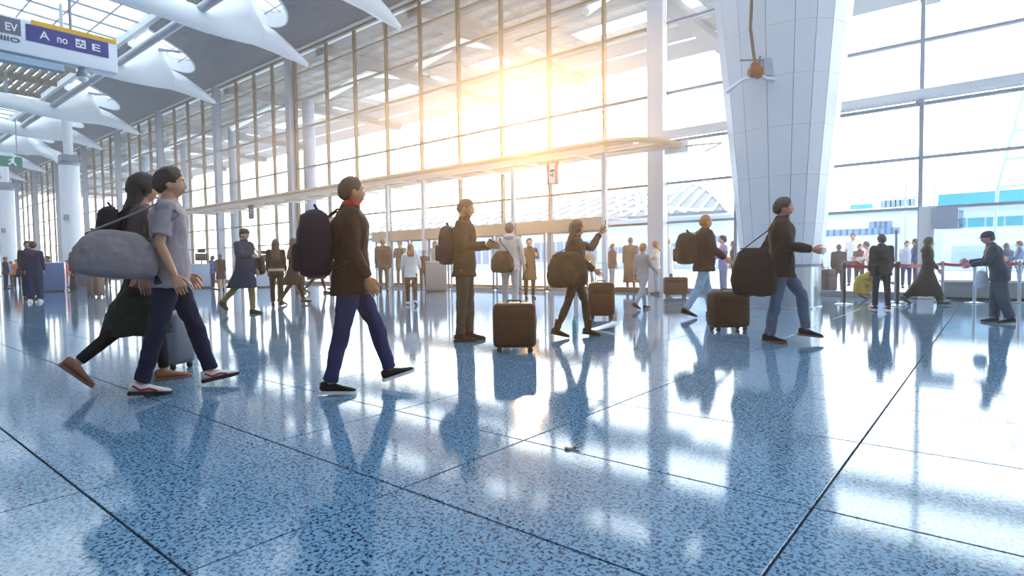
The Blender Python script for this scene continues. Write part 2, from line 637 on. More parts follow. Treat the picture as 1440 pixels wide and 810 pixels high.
# ---- roof beams: steel tube, raking fin and spear ending at the window wall
bname = ['white tapered roof beam whose tip touches the glass above the middle window bays, nearest complete one',
         'white tapered roof beam second along the window wall, just beyond the nearest complete one',
         'white tapered roof beam third along the window wall, above the blue direction sign\'s far end']
for bx in BX:
    k = BX.index(bx) - 4
    LX = (BX[BX.index(bx) - 1] - bx) if BX.index(bx) else 3.0
    r = empty('roof_beam', (bx, 14.0, 12.0))
    if 0 <= k < 3:
        tag(r, bname[k], 'beam', 'roof beams')
    elif k < 0:
        tag(r, 'white tapered roof beam overhead, mostly above the top edge of the picture', 'beam', 'roof beams')
    else:
        tag(r, 'white tapered roof beam among the distant ones at far left', 'beam', 'roof beams')
    L = Matrix.Translation((0, -14.0, -12.0))

    def bpart(mb, name, m, **kw):
        mb.v = [L @ p for p in mb.v]
        return mb.build(name, m, r, **kw)
    bpart(MB().tube([(0, 12.6, 12.40), (0, 6, 12.9), (0, HY0 + 0.2, 13.6)], [0.52, .52, .52], 18), 'main_tube', M_WHITE, smooth=True)
    # hull shaped fin
    def fs(y, zb, zt, w):
        return [Vector((w * math.cos(a) * (1 - .55 * max(0, math.sin(a))), y, (zb + zt) / 2 + (zt - zb) / 2 * math.sin(a))) for a in [2 * PI * t / 16 for t in range(16)]]
    bpart(MB().rings([fs(11.7, 12.0, 12.7, .35), fs(12.4, 11.9, 13.0, .54), fs(13.4, 11.87, 13.75, .60), fs(14.35, 11.9, 14.55, .62), fs(14.6, 11.92, 14.5, .6), fs(15.0, 11.95, 13.25, .58)]), 'fin', M_WHITE, smooth=True)
    bpart(MB().rings([fs(15.0, 11.95, 13.2, .60), fs(15.8, 11.88, 12.95, .56), fs(16.7, 11.72, 12.45, .42), fs(17.3, 11.62, 12.05, .26), fs(17.62, 11.56, 11.84, .16)]), 'spear', M_WHITE, smooth=True)
    bpart(MB().tube([(0, 17.5, 11.72), (0, 17.98, 11.60)], [.07, .05], 8), 'tip_pin', M_STEEL)
    for s in (-1, 1):
        bpart(MB().tube([(s * .35, 14.3, 14.1), (s * 1.55, 15.2, 13.9)], [.10, .08], 8), 'stay', M_TUBE, smooth=True)
    bpart(MB().tube([(0.3, 12.1, 12.75), (LX - 0.3, 12.1, 12.75)], 0.21, 12), 'cross_tube', M_TUBE, smooth=True)
    for y in (9.6, 4.0):
        bpart(MB().tube([(0, y, 13.0), (0, y, roofz(y) + .45)], 0.09, 8), 'hanger', M_TUBE, smooth=True)

# ---- columns
M_PANEL = mat('white_enamel_panel', (228, 234, 243), 0.30, 0, 0.03)


def hull(cx, cy, z, w, n=18):
    w2 = w * 0.92
    out = []
    for t in range(n):
        a = 2 * PI * (t + .5) / n
        c, s = math.cos(a), math.sin(a)
        e = 2 / 2.5
        out.append(Vector((cx + w * abs(c) ** e * (1 if c > 0 else -1), cy + w2 * abs(s) ** e * (1 if s > 0 else -1), z)))
    return out


CX, CY = -3.62, 13.55
col = empty('column', (CX, CY, 0))
tag(col, 'large white tapering column clad in enamel panels, right of centre', 'column')
ZC = [0.92, 1.75, 2.72, 3.70, 4.68, 5.66, 6.64, 7.62]


def cw(z):
    return 0.70 + 0.098 * z


for i in range(len(ZC) - 1):
    za, zb = ZC[i] + .002, ZC[i + 1] - .002
    a, b = hull(0, 0, za, cw(za)), hull(0, 0, zb, cw(zb))
    n = len(a)
    for j in range(n):
        k = (j + 1) % n
        q = []
        for (p0, p1) in ((a[j], a[k]), (b[j], b[k])):
            d = (p1 - p0)
            g = d.normalized() * .006
            q += [p0 + g, p1 - g]
        p0, p1, p3, p2 = q[0], q[1], q[2], q[3]
        inn = [Vector((p.x * .97, p.y * .97, p.z)) for p in (p0, p1, p2, p3)]
        mb = MB()
        mb.v = [p0, p1, p2, p3] + inn
        mb.f = [(0, 1, 2, 3), (7, 6, 5, 4), (0, 4, 5, 1), (1, 5, 6, 2), (2, 6, 7, 3), (3, 7, 4, 0)]
        mb.build('panel', M_PANEL, col)
mb = MB().rings([hull(0, 0, z, cw(z) * .975) for z in (0, 1, 4, 7.7)])
mb.build('core', mat('panel_joint', (150, 160, 176), .6), col)
MB().rings([hull(0, 0, z, cw(z)) for z in (7.62, 10.5, 13.2)]).build('upper_shaft', M_PANEL, col, smooth=True)
MB().rings([hull(0, 0, z, w) for z, w in ((0, .80), (.03, .80), (.04, .765), (.90, .765), (.91, .75))]).build('base_cladding', M_STEEL, col, smooth=True)

for n, (cx, lab) in enumerate(((wp(100, 300, 13.5).x, 'white round column with branching top near the left end of the hall'),
                               (wp(10, 300, 13.5).x, 'white round column farthest away, at the left edge of the picture'))):
    c = empty('column', (cx, 13.5, 0))
    tag(c, lab, 'column')
    MB().lathe([(.70, 0), (.70, .3), (.64, .32), (.66, 8.9)], 28).build('shaft', M_PANEL, c, smooth=True)
    MB().lathe([(.66, 8.9), (.70, 8.95), (.70, 9.15), (.5, 9.2)], 28).build('capital', M_GREYALU, c, smooth=True)
    for s in (-1, 1):
        if s < 0:
            MB().tube([(-.55, 0, 7.2), (-.8, 0, 8.4), (-1.5, 0, 9.3), (-3.0, 0, 10.0), (-6.0, 0, 10.7), (-10.0, 0, 12.2)], [.10, .20, .32, .42, .46, .46], 14).build('arched_branch', M_WHITE, c, smooth=True)
    MB().tube([(0, 0, 9.5), (0, 0, 12.6)], [.30, .34], 16).build('stub', M_WHITE, c, smooth=True)
    MB().box((0, 0, 9.45), (1.1, 1.1, .5)).build('bearing_block', M_GREYALU, c)
    MB().box((.70 * .77, -.70 * .64, 4.9), (.3, .3, .42), None).build('number_plate', mat('plate_grey', (120, 134, 150)), c)

# floodlight bracket on the big column
_t = (wp(1050, 108, 12.0) - Vector((0, 0, CAM_H)))
fb = wp(1052, 104, CY - cw(5.0) * .93)
fl_ = empty('floodlight', fb)
tag(fl_, 'brown uplight lamp on a white bracket with a cable, fixed high on the large column', 'lamp')
vx = _r
yx = Vector((-_r.y, _r.x, 0))
RM = Matrix(((vx.x, yx.x, 0, 0), (vx.y, yx.y, 0, 0), (0, 0, 1, 0), (0, 0, 0, 1)))
M_BRN = mat('brown_cast_housing', (150, 88, 44), 0.5, 0.2)
MB().rbox((-.02, -.40, -.10), (.26, .24, .20), .05, 2, RM).rbox((-.02, -.40, .04), (.16, .16, .12), .04, 2, RM).build('lamp_housing', M_BRN, fl_, smooth=True)
MB().tube([RM @ Vector(p) for p in ((-.02, -.40, .08), (-.04, -.36, .30), (-.07, -.28, .8), (-.07, -.40, 1.9))], .032, 8).build('cable', mat('brown_cable', (120, 100, 84)), fl_, smooth=True)
MB().box((.34, -.22, .06), (.26, .10, .34), RM).build('gear_box', mat('gear_grey', (170, 182, 198)), fl_)
MB().box((.14, -.24, .10), (.03, .06, .34), RM).box((.0, -.22, .20), (.5, .02, .03), RM).build('bracket_post', M_GREYALU, fl_)
MB().tube([RM @ Vector(p) for p in ((-.02, -.40, -.18), (-.25, -.36, -.22), (-.52, -.20, -.42))], [.035, .03, .045], 8).build('arm', M_WHITE, fl_, smooth=True)
MB().tube([RM @ Vector(p) for p in ((.08, -.36, -.12), (.18, -.38, -.20), (.48, -.22, -.20))], [.03, .04, .035], 8).build('arm', M_WHITE, fl_, smooth=True)

# ---- direction sign hung from the roof (runs across the hall)
SX = -12.0
sg = empty('direction_sign', (SX, 2.5, 4.45))
tag(sg, 'long white hanging direction sign with a blue panel and yellow stripe, upper left', 'sign')
S0, S1, SZ = -2.2, 1.19, 0.56          # local y extent and height
M_SIGNW = mat('sign_white', (232, 238, 248), 0.35, 0, 0.02)
MB().rbox((0, (S0 + S1) / 2, SZ / 2 - .02), (.22, S1 - S0, SZ), .03, 2).build('sign_body', M_SIGNW, sg, smooth=True)
MB().lohi((.105, -.07, .21), (.118, 1.05, .47)).build('blue_panel', mat('sign_blue', (66, 62, 142), 0.4, 0, 0.02), sg)
MB().lohi((.105, .0, .478), (.120, 1.17, .552)).build('yellow_stripe', mat('sign_yellow', (240, 184, 44), 0.4, 0, 0.02), sg)
MB().lohi((.105, -1.9, .25), (.118, -.13, .50)).build('grey_panel', mat('sign_grey', (112, 114, 134), 0.4, 0, 0.02), sg)
M_INKW = mat('sign_lettering_white', (244, 246, 252), 0.5, 0, 0.0)
M_INKD = mat('sign_lettering_dark', (70, 74, 92), 0.5, 0, 0.0)


def text(s, name, m, parent, y, z, h, x=.121, width=None):
    cu = bpy.data.curves.new(name, 'FONT')
    cu.body = s
    cu.size = h
    cu.extrude = .003
    cu.offset = 0.012 * h
    o = bpy.data.objects.new(name, cu)
    COL.objects.link(o)
    bpy.context.view_layer.update()
    me = bpy.data.meshes.new_from_object(o.evaluated_get(bpy.context.evaluated_depsgraph_get()))
    bpy.data.objects.remove(o)
    xs = [v.co.x for v in me.vertices]
    w = max(xs) - min(xs)
    k = width / w if width else 1
    for v in me.vertices:
        vx_, vy_, vz_ = v.co
        v.co = (vz_, (vx_ - min(xs)) * k, vy_)
    me.materials.clear()
    return put(name, me, m, parent, (x, y, z))


text('A', 'letter', M_INKW, sg, .10, .285, .18, width=.13)
text('no', 'letter', M_INKW, sg, .33, .285, .18, width=.14)
text('E', 'letter', M_INKW, sg, .81, .285, .16, width=.12)
text('EV', 'letter', M_INKW, sg, -.32, .30, .17, width=.15)
text('IIIIO', 'letter', M_INKD, sg, -.42, .135, .10, width=.27)
# square pictogram: white tile with a dark figure in it
pg = MB().lohi((.118, .58, .275), (.124, .72, .415)).build('pictogram', M_INKW, sg)
MB().lohi((.124, .60, .30), (.127, .635, .33)).lohi((.124, .665, .30), (.127, .70, .33)).lohi((.124, .60, .355), (.127, .70, .372)).lohi((.124, .64, .335), (.127, .655, .40)).build('pictogram_figure', mat('sign_blue', (66, 62, 142)), pg)
for y in (-1.6, .55):
    MB().tube([(0, y, .5), (0, y, 9.0)], .025, 6).build('suspension_rod', M_TUBE, sg)
MB().lohi((-.09, -2.0, -.16), (.09, .42, -.05)).build('lower_rail', mat('rail_bluegrey', (168, 190, 212)), sg)
cm = empty('security_camera', (SX, 3.20, 4.41))
tag(cm, 'small silver dome camera fixed under the right end of the blue direction sign', 'camera')
MB().lathe([(.02, 0.02), (.07, .02), (.07, -.05), (.10, -.06), (.10, -.12), (.02, -.13)], 14).build('camera_housing', M_TUBE, cm, smooth=True)
MB().ell((0, 0, -.14), (.07, .07, .07)).build('camera_dome', M_WHITE, cm, smooth='all')
# brown louvre field in the roof beyond the sign
lv = gp(22, 108, 14.6)
lo = empty('roof_louvre', (lv.x, lv.y, lv.z))
tag(lo, 'brown louvred roof panel seen below the blue direction sign at upper left', 'louvre')
M_LOUV = mat('brown_louvre', (104, 92, 78), 0.6)
for i in range(9):
    MB().box((0, -2.0 + i * .5, 0), (9.0, .16, .32)).build('louvre_blade', M_LOUV, lo)
for x in (-4.6, 0, 4.6):
    MB().box((x, 0, .02), (.25, 4.7, .36)).build('louvre_frame', M_LOUV, lo)

# green exit sign far left
ex = wp(12, 227, 10.0)
es = empty('exit_sign', ex)
tag(es, 'small green emergency exit sign hanging by the far columns at left', 'sign')
MB().box((0, 0, 0), (.12, 1.55, .75)).build('sign_box', mat('exit_green', (22, 128, 112), 0.4, 0, .02), es)
pm = MB().prism([(.062, y, z) for y, z in ((.20, .22), (.34, .20), (.30, .02), (.46, -.24), (.36, -.27), (.22, -.08), (.02, -.26), (-.06, -.20), (.12, -.02), (.14, .10), (.0, .06), (-.02, .12))], (.02, 0, 0))
pm.build('running_figure', M_INKW, es)
MB().ell((.07, .27, .28), (.01, .07, .07)).build('figure_head', M_INKW, es)
MB().tube([(0, .5, .35), (0, .5, 3.2)], .04, 6).tube([(0, -.5, .35), (0, -.5, 3.2)], .04, 6).build('hanger', M_TUBE, es)

# ---- canopy along the window wall
CYN, CYF, CZ = 15.2, 17.4, 4.53
ca = empty('canopy', (-25, 17.0, CZ))
tag(ca, 'long pale louvred canopy running along the window wall above the doors', 'canopy')
LCA = Matrix.Translation((25, -17.0, -CZ))
CX0, CX1 = -40.1, -9.0
M_CAN = mat('pale_canopy_metal', (196, 190, 182), 0.4, .1, .04)
M_TAN = mat('tan_metal', (178, 158, 132), 0.45, .1, .04)


def capart(mb, name, m, **kw):
    mb.v = [LCA @ p for p in mb.v]
    return mb.build(name, m, ca, **kw)


curve = [(CX1 + 1.55 * math.sin(PI / 2 * t / 8), CYN + 1.9 * (1 - math.cos(PI / 2 * t / 8)), CZ) for t in range(9)]
capart(MB().tube([(CX0, CYN, CZ)] + curve, .085, 8), 'edge_rail', M_TAN, smooth=True)
capart(MB().lohi((CX0, CYN - .03, CZ - .20), (CX1, CYN + .03, CZ - .09)), 'fascia', M_CAN)
for i, y in enumerate((15.65, 16.15, 16.65, 17.15)):
    capart(MB().lohi((CX0, y - .10, CZ - .07), (CX1 + (.7, 1.1, 1.35, 1.5)[i], y + .10, CZ + .01)), 'louvre_blade', M_CAN if i % 2 else M_TAN)
x = CX0 + .3
while x < CX1 + .2:
    capart(MB().lohi((x - .05, CYN, CZ - .12), (x + .05, 17.85, CZ - .02)), 'rib', M_CAN)
    x += 2.1
capart(MB().lohi((CX1 + 1.0, 17.2, CZ - .22), (CX1 + 1.75, 17.58, CZ + .12)), 'end_box', M_WHITE)
capart(MB().tube([(CX1 + 1.5, 17.3, CZ - .02), (CX1 + 3.0, 16.6, CZ - .22), (CX1 + 2.2, 17.4, CZ - .25)], .035, 6), 'end_bracket', M_CAN)
for px, py in ((851, 152),):
    a = wp(851, 152, WY - .1)
    b = wp(772, 195, 16.0)
    capart(MB().tube([a, (b.x, 16.0, CZ)], .018, 6), 'tie_rod', M_GREYALU)

# ---- door vestibule
dv = empty('door_1', (-15.5, 16.4, 0))
tag(dv, kind='structure')
LD = Matrix.Translation((15.5, -16.4, 0))


def dpart(mb, name, m, parent=dv, **kw):
    mb.v = [LD @ p for p in mb.v]
    return mb.build(name, m, parent, **kw)


DX0, DX1, DZ0, DZ1 = -21.5, -9.62, CAM_H + (1.93 - CAM_H) * K, CAM_H + (2.30 - CAM_H) * K
dpart(MB().lohi((DX0, 16.28, DZ0), (DX1, 16.55, DZ1)), 'header', M_TAN)
dpart(MB().lohi((DX0, 16.55, DZ1 - .06), (DX1, 17.8, DZ1)), 'lobby_roof', M_PALE)
for px in (850, 722, 596, 545):
    x = wp(px, 300, 16.3).x
    dpart(MB().lohi((x - .07, 16.24, 0), (x + .07, 16.38, CZ - .1)), 'post', M_PALE)
nd = 10
for i in range(nd):
    xa = DX0 + (DX1 - DX0) * i / nd + .03
    xb = DX0 + (DX1 - DX0) * (i + 1) / nd - .03
    y = 16.40 if i % 2 else 16.46
    fr = MB()
    for a, b in (((xa, y - .02, .02), (xa + .06, y + .02, DZ0)), ((xb - .06, y - .02, .02), (xb, y + .02, DZ0)), ((xa, y - .02, .02), (xb, y + .02, .12)), ((xa, y - .02, DZ0 - .06), (xb, y + .02, DZ0))):
        fr.lohi(a, b)
    d_ = dpart(fr, 'door_leaf', M_GREYALU)
    dpart(MB().lohi((xa + .06, y - .006, .12), (xb - .06, y + .006, DZ0 - .06)), 'door_pane', M_GLASS, d_)
dpart(MB().lohi((DX0, 16.3, 0.0), (DX1, 16.6, .018)), 'threshold', M_STEEL)

# small signs hung under the canopy
for px, py0, py1, fc, lab in ((777, 228, 260, (190, 140, 134), 'small white sign in a reddish frame hanging under the canopy, near the centre'),
                              (353, 288, 308, (70, 92, 122), 'small dark blue sign hanging under the canopy, farther left')):
    a, b = wp(px, py0, 16.1), wp(px, py1, 16.1)
    h = a.z - b.z
    s = empty('hanging_sign', ((a.x), 16.1, b.z))
    tag(s, lab, 'sign')
    w = h * .56
    fr = MB()
    t = .08 * h + .02
    for p, q in (((-w / 2, -.05, 0), (-w / 2 + t, .05, h)), ((w / 2 - t, -.05, 0), (w / 2, .05, h)), ((-w / 2, -.05, 0), (w / 2, .05, t * .6)), ((-w / 2, -.05, h - t * .6), (w / 2, .05, h))):
        fr.lohi(p, q)
    fr.build('frame', mat('sign_frame_%d' % px, fc), s)
    MB().lohi((-w / 2 + t, -.03, t * .6), (w / 2 - t, .03, h - t * .6)).build('face', M_SIGNW if px > 500 else mat('sign_navy', (60, 84, 118)), s)
    ink = M_INKD if px > 500 else M_INKW
    MB().lohi((-w * .2, -.034, h * .58), (w * .22, -.030, h * .66)).lohi((-w * .2, -.034, h * .40), (-w * .08, -.030, h * .46)).lohi((-w * .02, -.034, h * .34), (w * .08, -.030, h * .52)).build('marking', ink, s)
    MB().tube([(0, 0, h), (0, 0, CZ - b.z - .08)], .02, 6).build('hanger', M_GREYALU, s)

# ---- foot of the right hand bay: wide pilaster with an information screen
px_ = wp(1303, 340, WY - .25)
pl = empty('pilaster', (px_.x, WY - .30, 0))
tag(pl, 'pale grey pilaster at the window foot behind the queue, carrying a grey screen', 'pillar')
MB().lohi((-.16, -.08, 0), (.16, .08, hz(2.12))).build('shaft', M_PALE, pl)
MB().lohi((.10, -.15, hz(2.12) - .55), (.62, -.08, hz(2.12) - .03)).build('screen', mat('screen_grey', (150, 166, 190), .25), pl)

# low counter in front of the window, behind the belts
c0 = gp(1316, 421)
cn = empty('low_counter', (c0.x + 2.3, c0.y + .35, 0))
tag(cn, 'low grey counter along the window behind the queue belts, at right', 'counter')
MB().lohi((-2.2, -.30, .06), (2.0, .30, .42)).build('counter_body', mat('counter_grey', (120, 140, 148), .4), cn)
MB().lohi((-2.25, -.34, .42), (2.05, .34, .47)).build('counter_top', M_PALE, cn)
MB().lohi((-2.1, -.26, 0), (1.9, .26, .06)).build('plinth', M_DARK, cn)
MB().lohi((-2.2, .26, .47), (2.0, .28, 1.15)).build('glass_screen', M_GLASS, cn)

# ================================================================== OUTSIDE
gr = MB().lohi((-400, WY + .35, -.35), (300, 420, -.02)).build('forecourt', mat('pale_concrete', (188, 196, 206), .8))
tag(gr, kind='structure')
# eaves beyond the glass: beams parallel to the wall with open skylight bays
ev = empty('eaves_1', (-30, 25, ZTOP))
tag(ev, kind='structure')
LE = Matrix.Translation((30, -25, -ZTOP))
M_EAVE = mat('eaves_grey', (112, 114, 116), .6)


def epart(mb, name, m, **kw):
    mb.v = [LE @ p for p in mb.v]
    return mb.build(name, m, ev, **kw)


YO = 33.2
for i in range(8):
    y = WY + .9 + i * 1.0
    epart(MB().lohi((HX0, y - .20, ZTOP + .15), (HX1, y + .20, ZTOP + .55)), 'eaves_beam', M_EAVE)
epart(MB().lohi((HX0, WY + .4, ZTOP + .56), (HX1, 24.2, ZTOP + .64)), 'eaves_roof', M_FRIT)
epart(MB().lohi((HX0, 28.6, ZTOP + .05), (HX1, YO, ZTOP + .75)), 'edge_soffit', M_EAVE)
epart(MB().lohi((HX0, 30.4, ZTOP + .02), (HX1, 30.7, ZTOP + .06)), 'light_strip', M_WHITE)
for bx in BX:
    epart(MB().lohi((bx - .35, WY + .4, ZTOP - .35), (bx + .35, YO - .3, ZTOP + .2)), 'eaves_rafter', M_EAVE)
    epart(MB().lohi((bx + 1.0, 24.8, ZTOP + .1), (bx + 3.6, 29.9, ZTOP + .5)), 'eaves_panel', M_EAVE)
    epart(MB().tube([(bx, WY + .6, ZTOP - 2.6), (bx, WY + 3.5, ZTOP - .6), (bx, 24, ZTOP - .2)], [.16, .2, .14], 8), 'eaves_strut', M_WHITE, smooth=True)

for px in (436, 330, 262, 205):
    x = wp(px, 250, 23.0).x
    epart(MB().tube([(x, 23, 0), (x, 23, ZTOP - .2)], .42, 16), 'eaves_column', mat('eaves_column_blue', (124, 140, 160), .6), smooth=True)

M_OUT = mat('outdoor_pale_wall', (160, 176, 196), .8)
M_OUT2 = mat('outdoor_grey_wall', (128, 146, 170), .8)
M_TEAL = mat('teal_panel', (0, 118, 134), .5)
M_OWIN = mat('outdoor_window', (84, 110, 142), .4)


def building(name, label, Y, dep, px0, px1, pxz, ztop_py, m, cat='building', roof=None):
    a, b = wp(px0, 300, Y).x, wp(px1, 300, Y).x
    zt = wp(pxz, ztop_py, Y).z
    r = empty(name, ((a + b) / 2, Y + dep / 2, 0))
    tag(r, label, cat)
    w = (b - a) / 2
    MB().lohi((-w, -dep / 2, 0), (w, dep / 2, zt)).build('wall', m, r)
    MB().lohi((-w - .3, -dep / 2 - .4, zt), (w + .3, dep / 2, zt + .35)).build('roof', roof or M_PALE, r)
    return r, a, b, zt


def win_row(r, Y, dep, xs, z0, z1, m, w, label=None):
    ox = r.location.x
    me = None
    for x in xs:
        if me is None:
            me = MB().lohi((-w / 2, -.06, 0), (w / 2, .04, z1 - z0)).mesh('window')
        o = put('window', me, m, r, (x - ox, -dep / 2, z0))
    return


# terminal across the forecourt with a lattice vault roof
Y1 = 62.0
r1, a1, b1, z1 = building('terminal', 'long pale terminal building with white lattice vault roof seen through the middle windows', Y1, 14, 470, 1030, 910, 309, M_OUT)
for (pa, pb, pz0, pz1, nn, mm, w) in ((848, 920, 356, 347, 10, M_OWIN, .55), (945, 975, 351, 342, 5, M_OWIN, .6), (985, 1022, 340, 332, 6, M_OWIN, .5), (560, 700, 372, 350, 14, M_OWIN, 1.1), (740, 840, 368, 340, 9, M_OWIN, 1.0), (850, 1020, 392, 372, 14, M_OUT2, .9)):
    xa, xb = wp(pa, 340, Y1).x, wp(pb, 340, Y1).x
    z0, zz1 = wp((pa + pb) / 2, pz0, Y1).z, wp((pa + pb) / 2, pz1, Y1).z
    win_row(r1, Y1, 14, [xa + (xb - xa) * (i + .5) / nn for i in range(nn)], z0, zz1, mm, w)
ze = z1 + .4
zr = wp(910, 266, 74).z
xr = wp(945, 268, 74).x
ox, oy = r1.location.x, r1.location.y


def vault(x, t):               # t: 0 eave .. 1 ridge
    return Vector((x - ox, (Y1 - 1.5 + 13.5 * t) - oy, ze + (zr - ze) * math.sin(t * PI / 2)))


x0 = a1
nseg = 26
stepx = (xr - x0) / nseg
M_LAT = mat('white_lattice', (226, 232, 240), .5)
M_VAULT = mat('vault_glazing', (62, 74, 92), .5)
surf = MB()
surf.rings([[vault(x0, t / 8) for t in range(9)] + [vault(x0, t / 8) - Vector((0, 0, .3)) for t in range(8, -1, -1)],
            [vault(b1, t / 8 * .05) if False else vault(xr + (b1 - xr) * (1 - t / 8) ** .8, t / 8) for t in range(9)] + [vault(xr + (b1 - xr) * (1 - t / 8) ** .8, t / 8) - Vector((0, 0, .3)) for t in range(8, -1, -1)]])
surf.build('vault_roof', M_VAULT, r1)
for i in range(nseg + 1):
    for dirn in (1, -1):
        pts = []
        for t in range(7):
            x = x0 + stepx * i + dirn * 9.0 * t / 6
            x = min(max(x, x0), xr + (b1 - xr) * (1 - t / 6))
            pts.append(vault(x, t / 6) + Vector((0, 0, .12)))
        MB().tube(pts, .17, 5).build('roof_rib', M_LAT, r1)
for i in range(1, 8):
    xe = xr + (b1 - xr) * i / 8
    te = 1 - (i / 8) ** (1 / .8)
    MB().tube([vault(xe, te * t / 5) + Vector((0, 0, .12)) for t in range(6)], .15, 5).build('roof_rib', M_LAT, r1)
    MB().tube([vault(xr + (b1 - xr) * (1 - t / 5) * i / 8 - 3.0 * (t / 5), min(te, 1) * t / 5 * .98) + Vector((0, 0, .12)) for t in range(6)], .15, 5).build('roof_rib', M_LAT, r1)
MB().tube([vault(xr + (b1 - xr) * (1 - t / 8) ** .8, t / 8) + Vector((0, 0, .1)) for t in range(9)], .28, 6).build('gable_edge', M_LAT, r1)
MB().tube([vault(x0, 1), vault(xr, 1)], .3, 6).build('ridge', M_LAT, r1)

# right hand building with teal fascia and windows
Y2 = 52.5
r2, a2, b2, z2 = building('airport_building', 'pale building with teal fascia and teal windows seen through the right window', Y2, 12, 1325, 1560, 1440, 286, M_OUT)
zf0, zf1 = wp(1440, 285, Y2).z, wp(1440, 268, Y2).z
MB().lohi((-(b2 - a2) / 2 - .2, -6.9, z2 + .1), ((b2 - a2) / 2, -6.0, z2 + .1 + (zf1 - zf0))).build('fascia', M_TEAL, r2)
zw0, zw1 = wp(1400, 318, Y2).z, wp(1400, 305, Y2).z
xa, xb = wp(1347, 310, Y2).x, wp(1560, 310, Y2).x
xs = []
x = xa
i = 0
while x < xb:
    xs.append(x)
    i += 1
    x += 1.02 if i % 4 else 2.2
win_row(r2, Y2, 12, xs, zw0, zw1, M_TEAL, .92)
win_row(r2, Y2, 12, [wp(1337, 310, Y2).x], wp(1337, 322, Y2).z, wp(1337, 297, Y2).z, M_OWIN, 1.4)
win_row(r2, Y2, 12, [wp(p, 310, Y2).x for p in (1360, 1385, 1410, 1435)], wp(1400, 372, Y2).z, wp(1400, 345, Y2).z, M_OUT2, 1.6)

Y3 = 66.0
r3, a3, b3, z3 = building('airport_building', 'low white building with blue window strips left of the teal one', Y3, 12, 1120, 1330, 1200, 300, M_OUT)
win_row(r3, Y3, 12, [wp(p, 310, Y3).x for p in range(1160, 1260, 9)], wp(1200, 331, Y3).z, wp(1200, 322, Y3).z, M_OWIN, .75)
win_row(r3, Y3, 12, [wp(p, 310, Y3).x for p in range(1228, 1256, 7)], wp(1240, 321, Y3).z, wp(1240, 311, Y3).z, M_OWIN, .7)
xa, xb = wp(1228, 290, Y3).x, wp(1330, 290, Y3).x
zt = wp(1280, 281, Y3).z
MB().lohi((xa - r3.location.x, -3, z3), (xb - r3.location.x, 4, zt)).build('upper_storey', M_PALE, r3)
for p in range(1236, 1280, 7):
    x = wp(p, 290, Y3).x - r3.location.x
    MB().lohi((x - .25, -3.06, z3 + .5), (x + .25, -2.98, z3 + 1.3)).build('window', M_OWIN, r3)
xa, xb = wp(1190, 290, Y3).x, wp(1222, 290, Y3).x
MB().lohi((xa - r3.location.x, -4, z3 + .35), (xb - r3.location.x, -3, z3 + 1.0)).build('teal_box', M_TEAL, r3)

for px, py0, py1, Y, lab in ((1274, 300, 256, 50, 'thin lamp post outside with two short arms, left of the teal building'), (1314, 300, 262, 54, 'thin plain mast outside, just left of the teal fascia')):
    b_ = wp(px, py1, Y)
    lp = empty('lamp_post', (b_.x, Y, 0))
    tag(lp, lab, 'lamp post')
    MB().tube([(0, 0, 0), (0, 0, b_.z)], [.12, .06], 8).build('mast', M_OUT2, lp)
    if px < 1300:
        MB().tube([(-.9, 0, b_.z - 1.1), (.7, 0, b_.z - 1.1)], .08, 6).build('arm', M_OUT2, lp)
# tall gantry frame outside the right window
g0, g1, g2 = wp(1422, 262, 45), wp(1440, 130, 45), wp(1530, 262, 45)
gt = empty('gantry', (g0.x, 45, 0))
tag(gt, 'tall slender raking frame outside at the right edge of the picture', 'frame')
q = [Vector((p.x - g0.x, 0, p.z)) for p in (g0, g1)]
MB().tube([(-.8, 0, 0), q[0] - Vector((.6, 0, 0)), q[1]], .09, 6).build('raking_leg', M_OUT2, gt)
for f_ in (0.0, .3, .6):
    a = q[0].lerp(q[1], f_) - Vector((.6 * (1 - f_), 0, 0))
    MB().tube([a, a + Vector((6, 0, .2))], .08, 6).build('cross_bar', M_OUT2, gt)

# ---- thin haze added inside the hall to give the low sun's warm flare
hm = bpy.data.materials.new('flare_haze')
hm.use_nodes = True
hm.node_tree.nodes.clear()
_o = hm.node_tree.nodes.new('ShaderNodeOutputMaterial')
_v = hm.node_tree.nodes.new('ShaderNodeVolumeScatter')
_v.inputs['Color'].default_value = (1.0, 0.97, 0.94, 1)
_v.inputs['Density'].default_value = 0.0043
_v.inputs['Anisotropy'].default_value = 0.83
hm.node_tree.links.new(_v.outputs[0], _o.inputs['Volume'])
hz_ = MB().lohi((HX0 - .2, HY0 - .2, -.28), (HX1 + .2, WY + .03, 18.6)).build('haze', hm)
tag(hz_, 'thin haze added to the hall air to carry the sun glow', 'haze', None, 'stuff')

# ================================================================== PEOPLE: builder
PENDING = []                    # (object, extra mesh builder) whose modifiers are baked in one go


def soft(mb, name, m, parent, voxel, smooth_it=3, wrinkle=0.0, wsize=0.10, extra=None):
    me = mb.mesh(name)
    o = put(name, me, m, parent)
    r = o.modifiers.new('r', 'REMESH')
    r.mode = 'VOXEL'
    r.voxel_size = voxel
    r.use_smooth_shade = True
    if smooth_it:
        s = o.modifiers.new('s', 'SMOOTH')
        s.iterations = smooth_it
        s.factor = 0.5
    if wrinkle:
        t = bpy.data.textures.get('wrinkle_%d' % int(wsize * 1000)) or bpy.data.textures.new('wrinkle_%d' % int(wsize * 1000), 'CLOUDS')
        t.noise_scale = wsize
        t.noise_depth = 2
        d = o.modifiers.new('d', 'DISPLACE')
        d.texture = t
        d.texture_coords = 'LOCAL'
        d.strength = wrinkle
        d.mid_level = 0.5
    PENDING.append((o, extra))
    return o


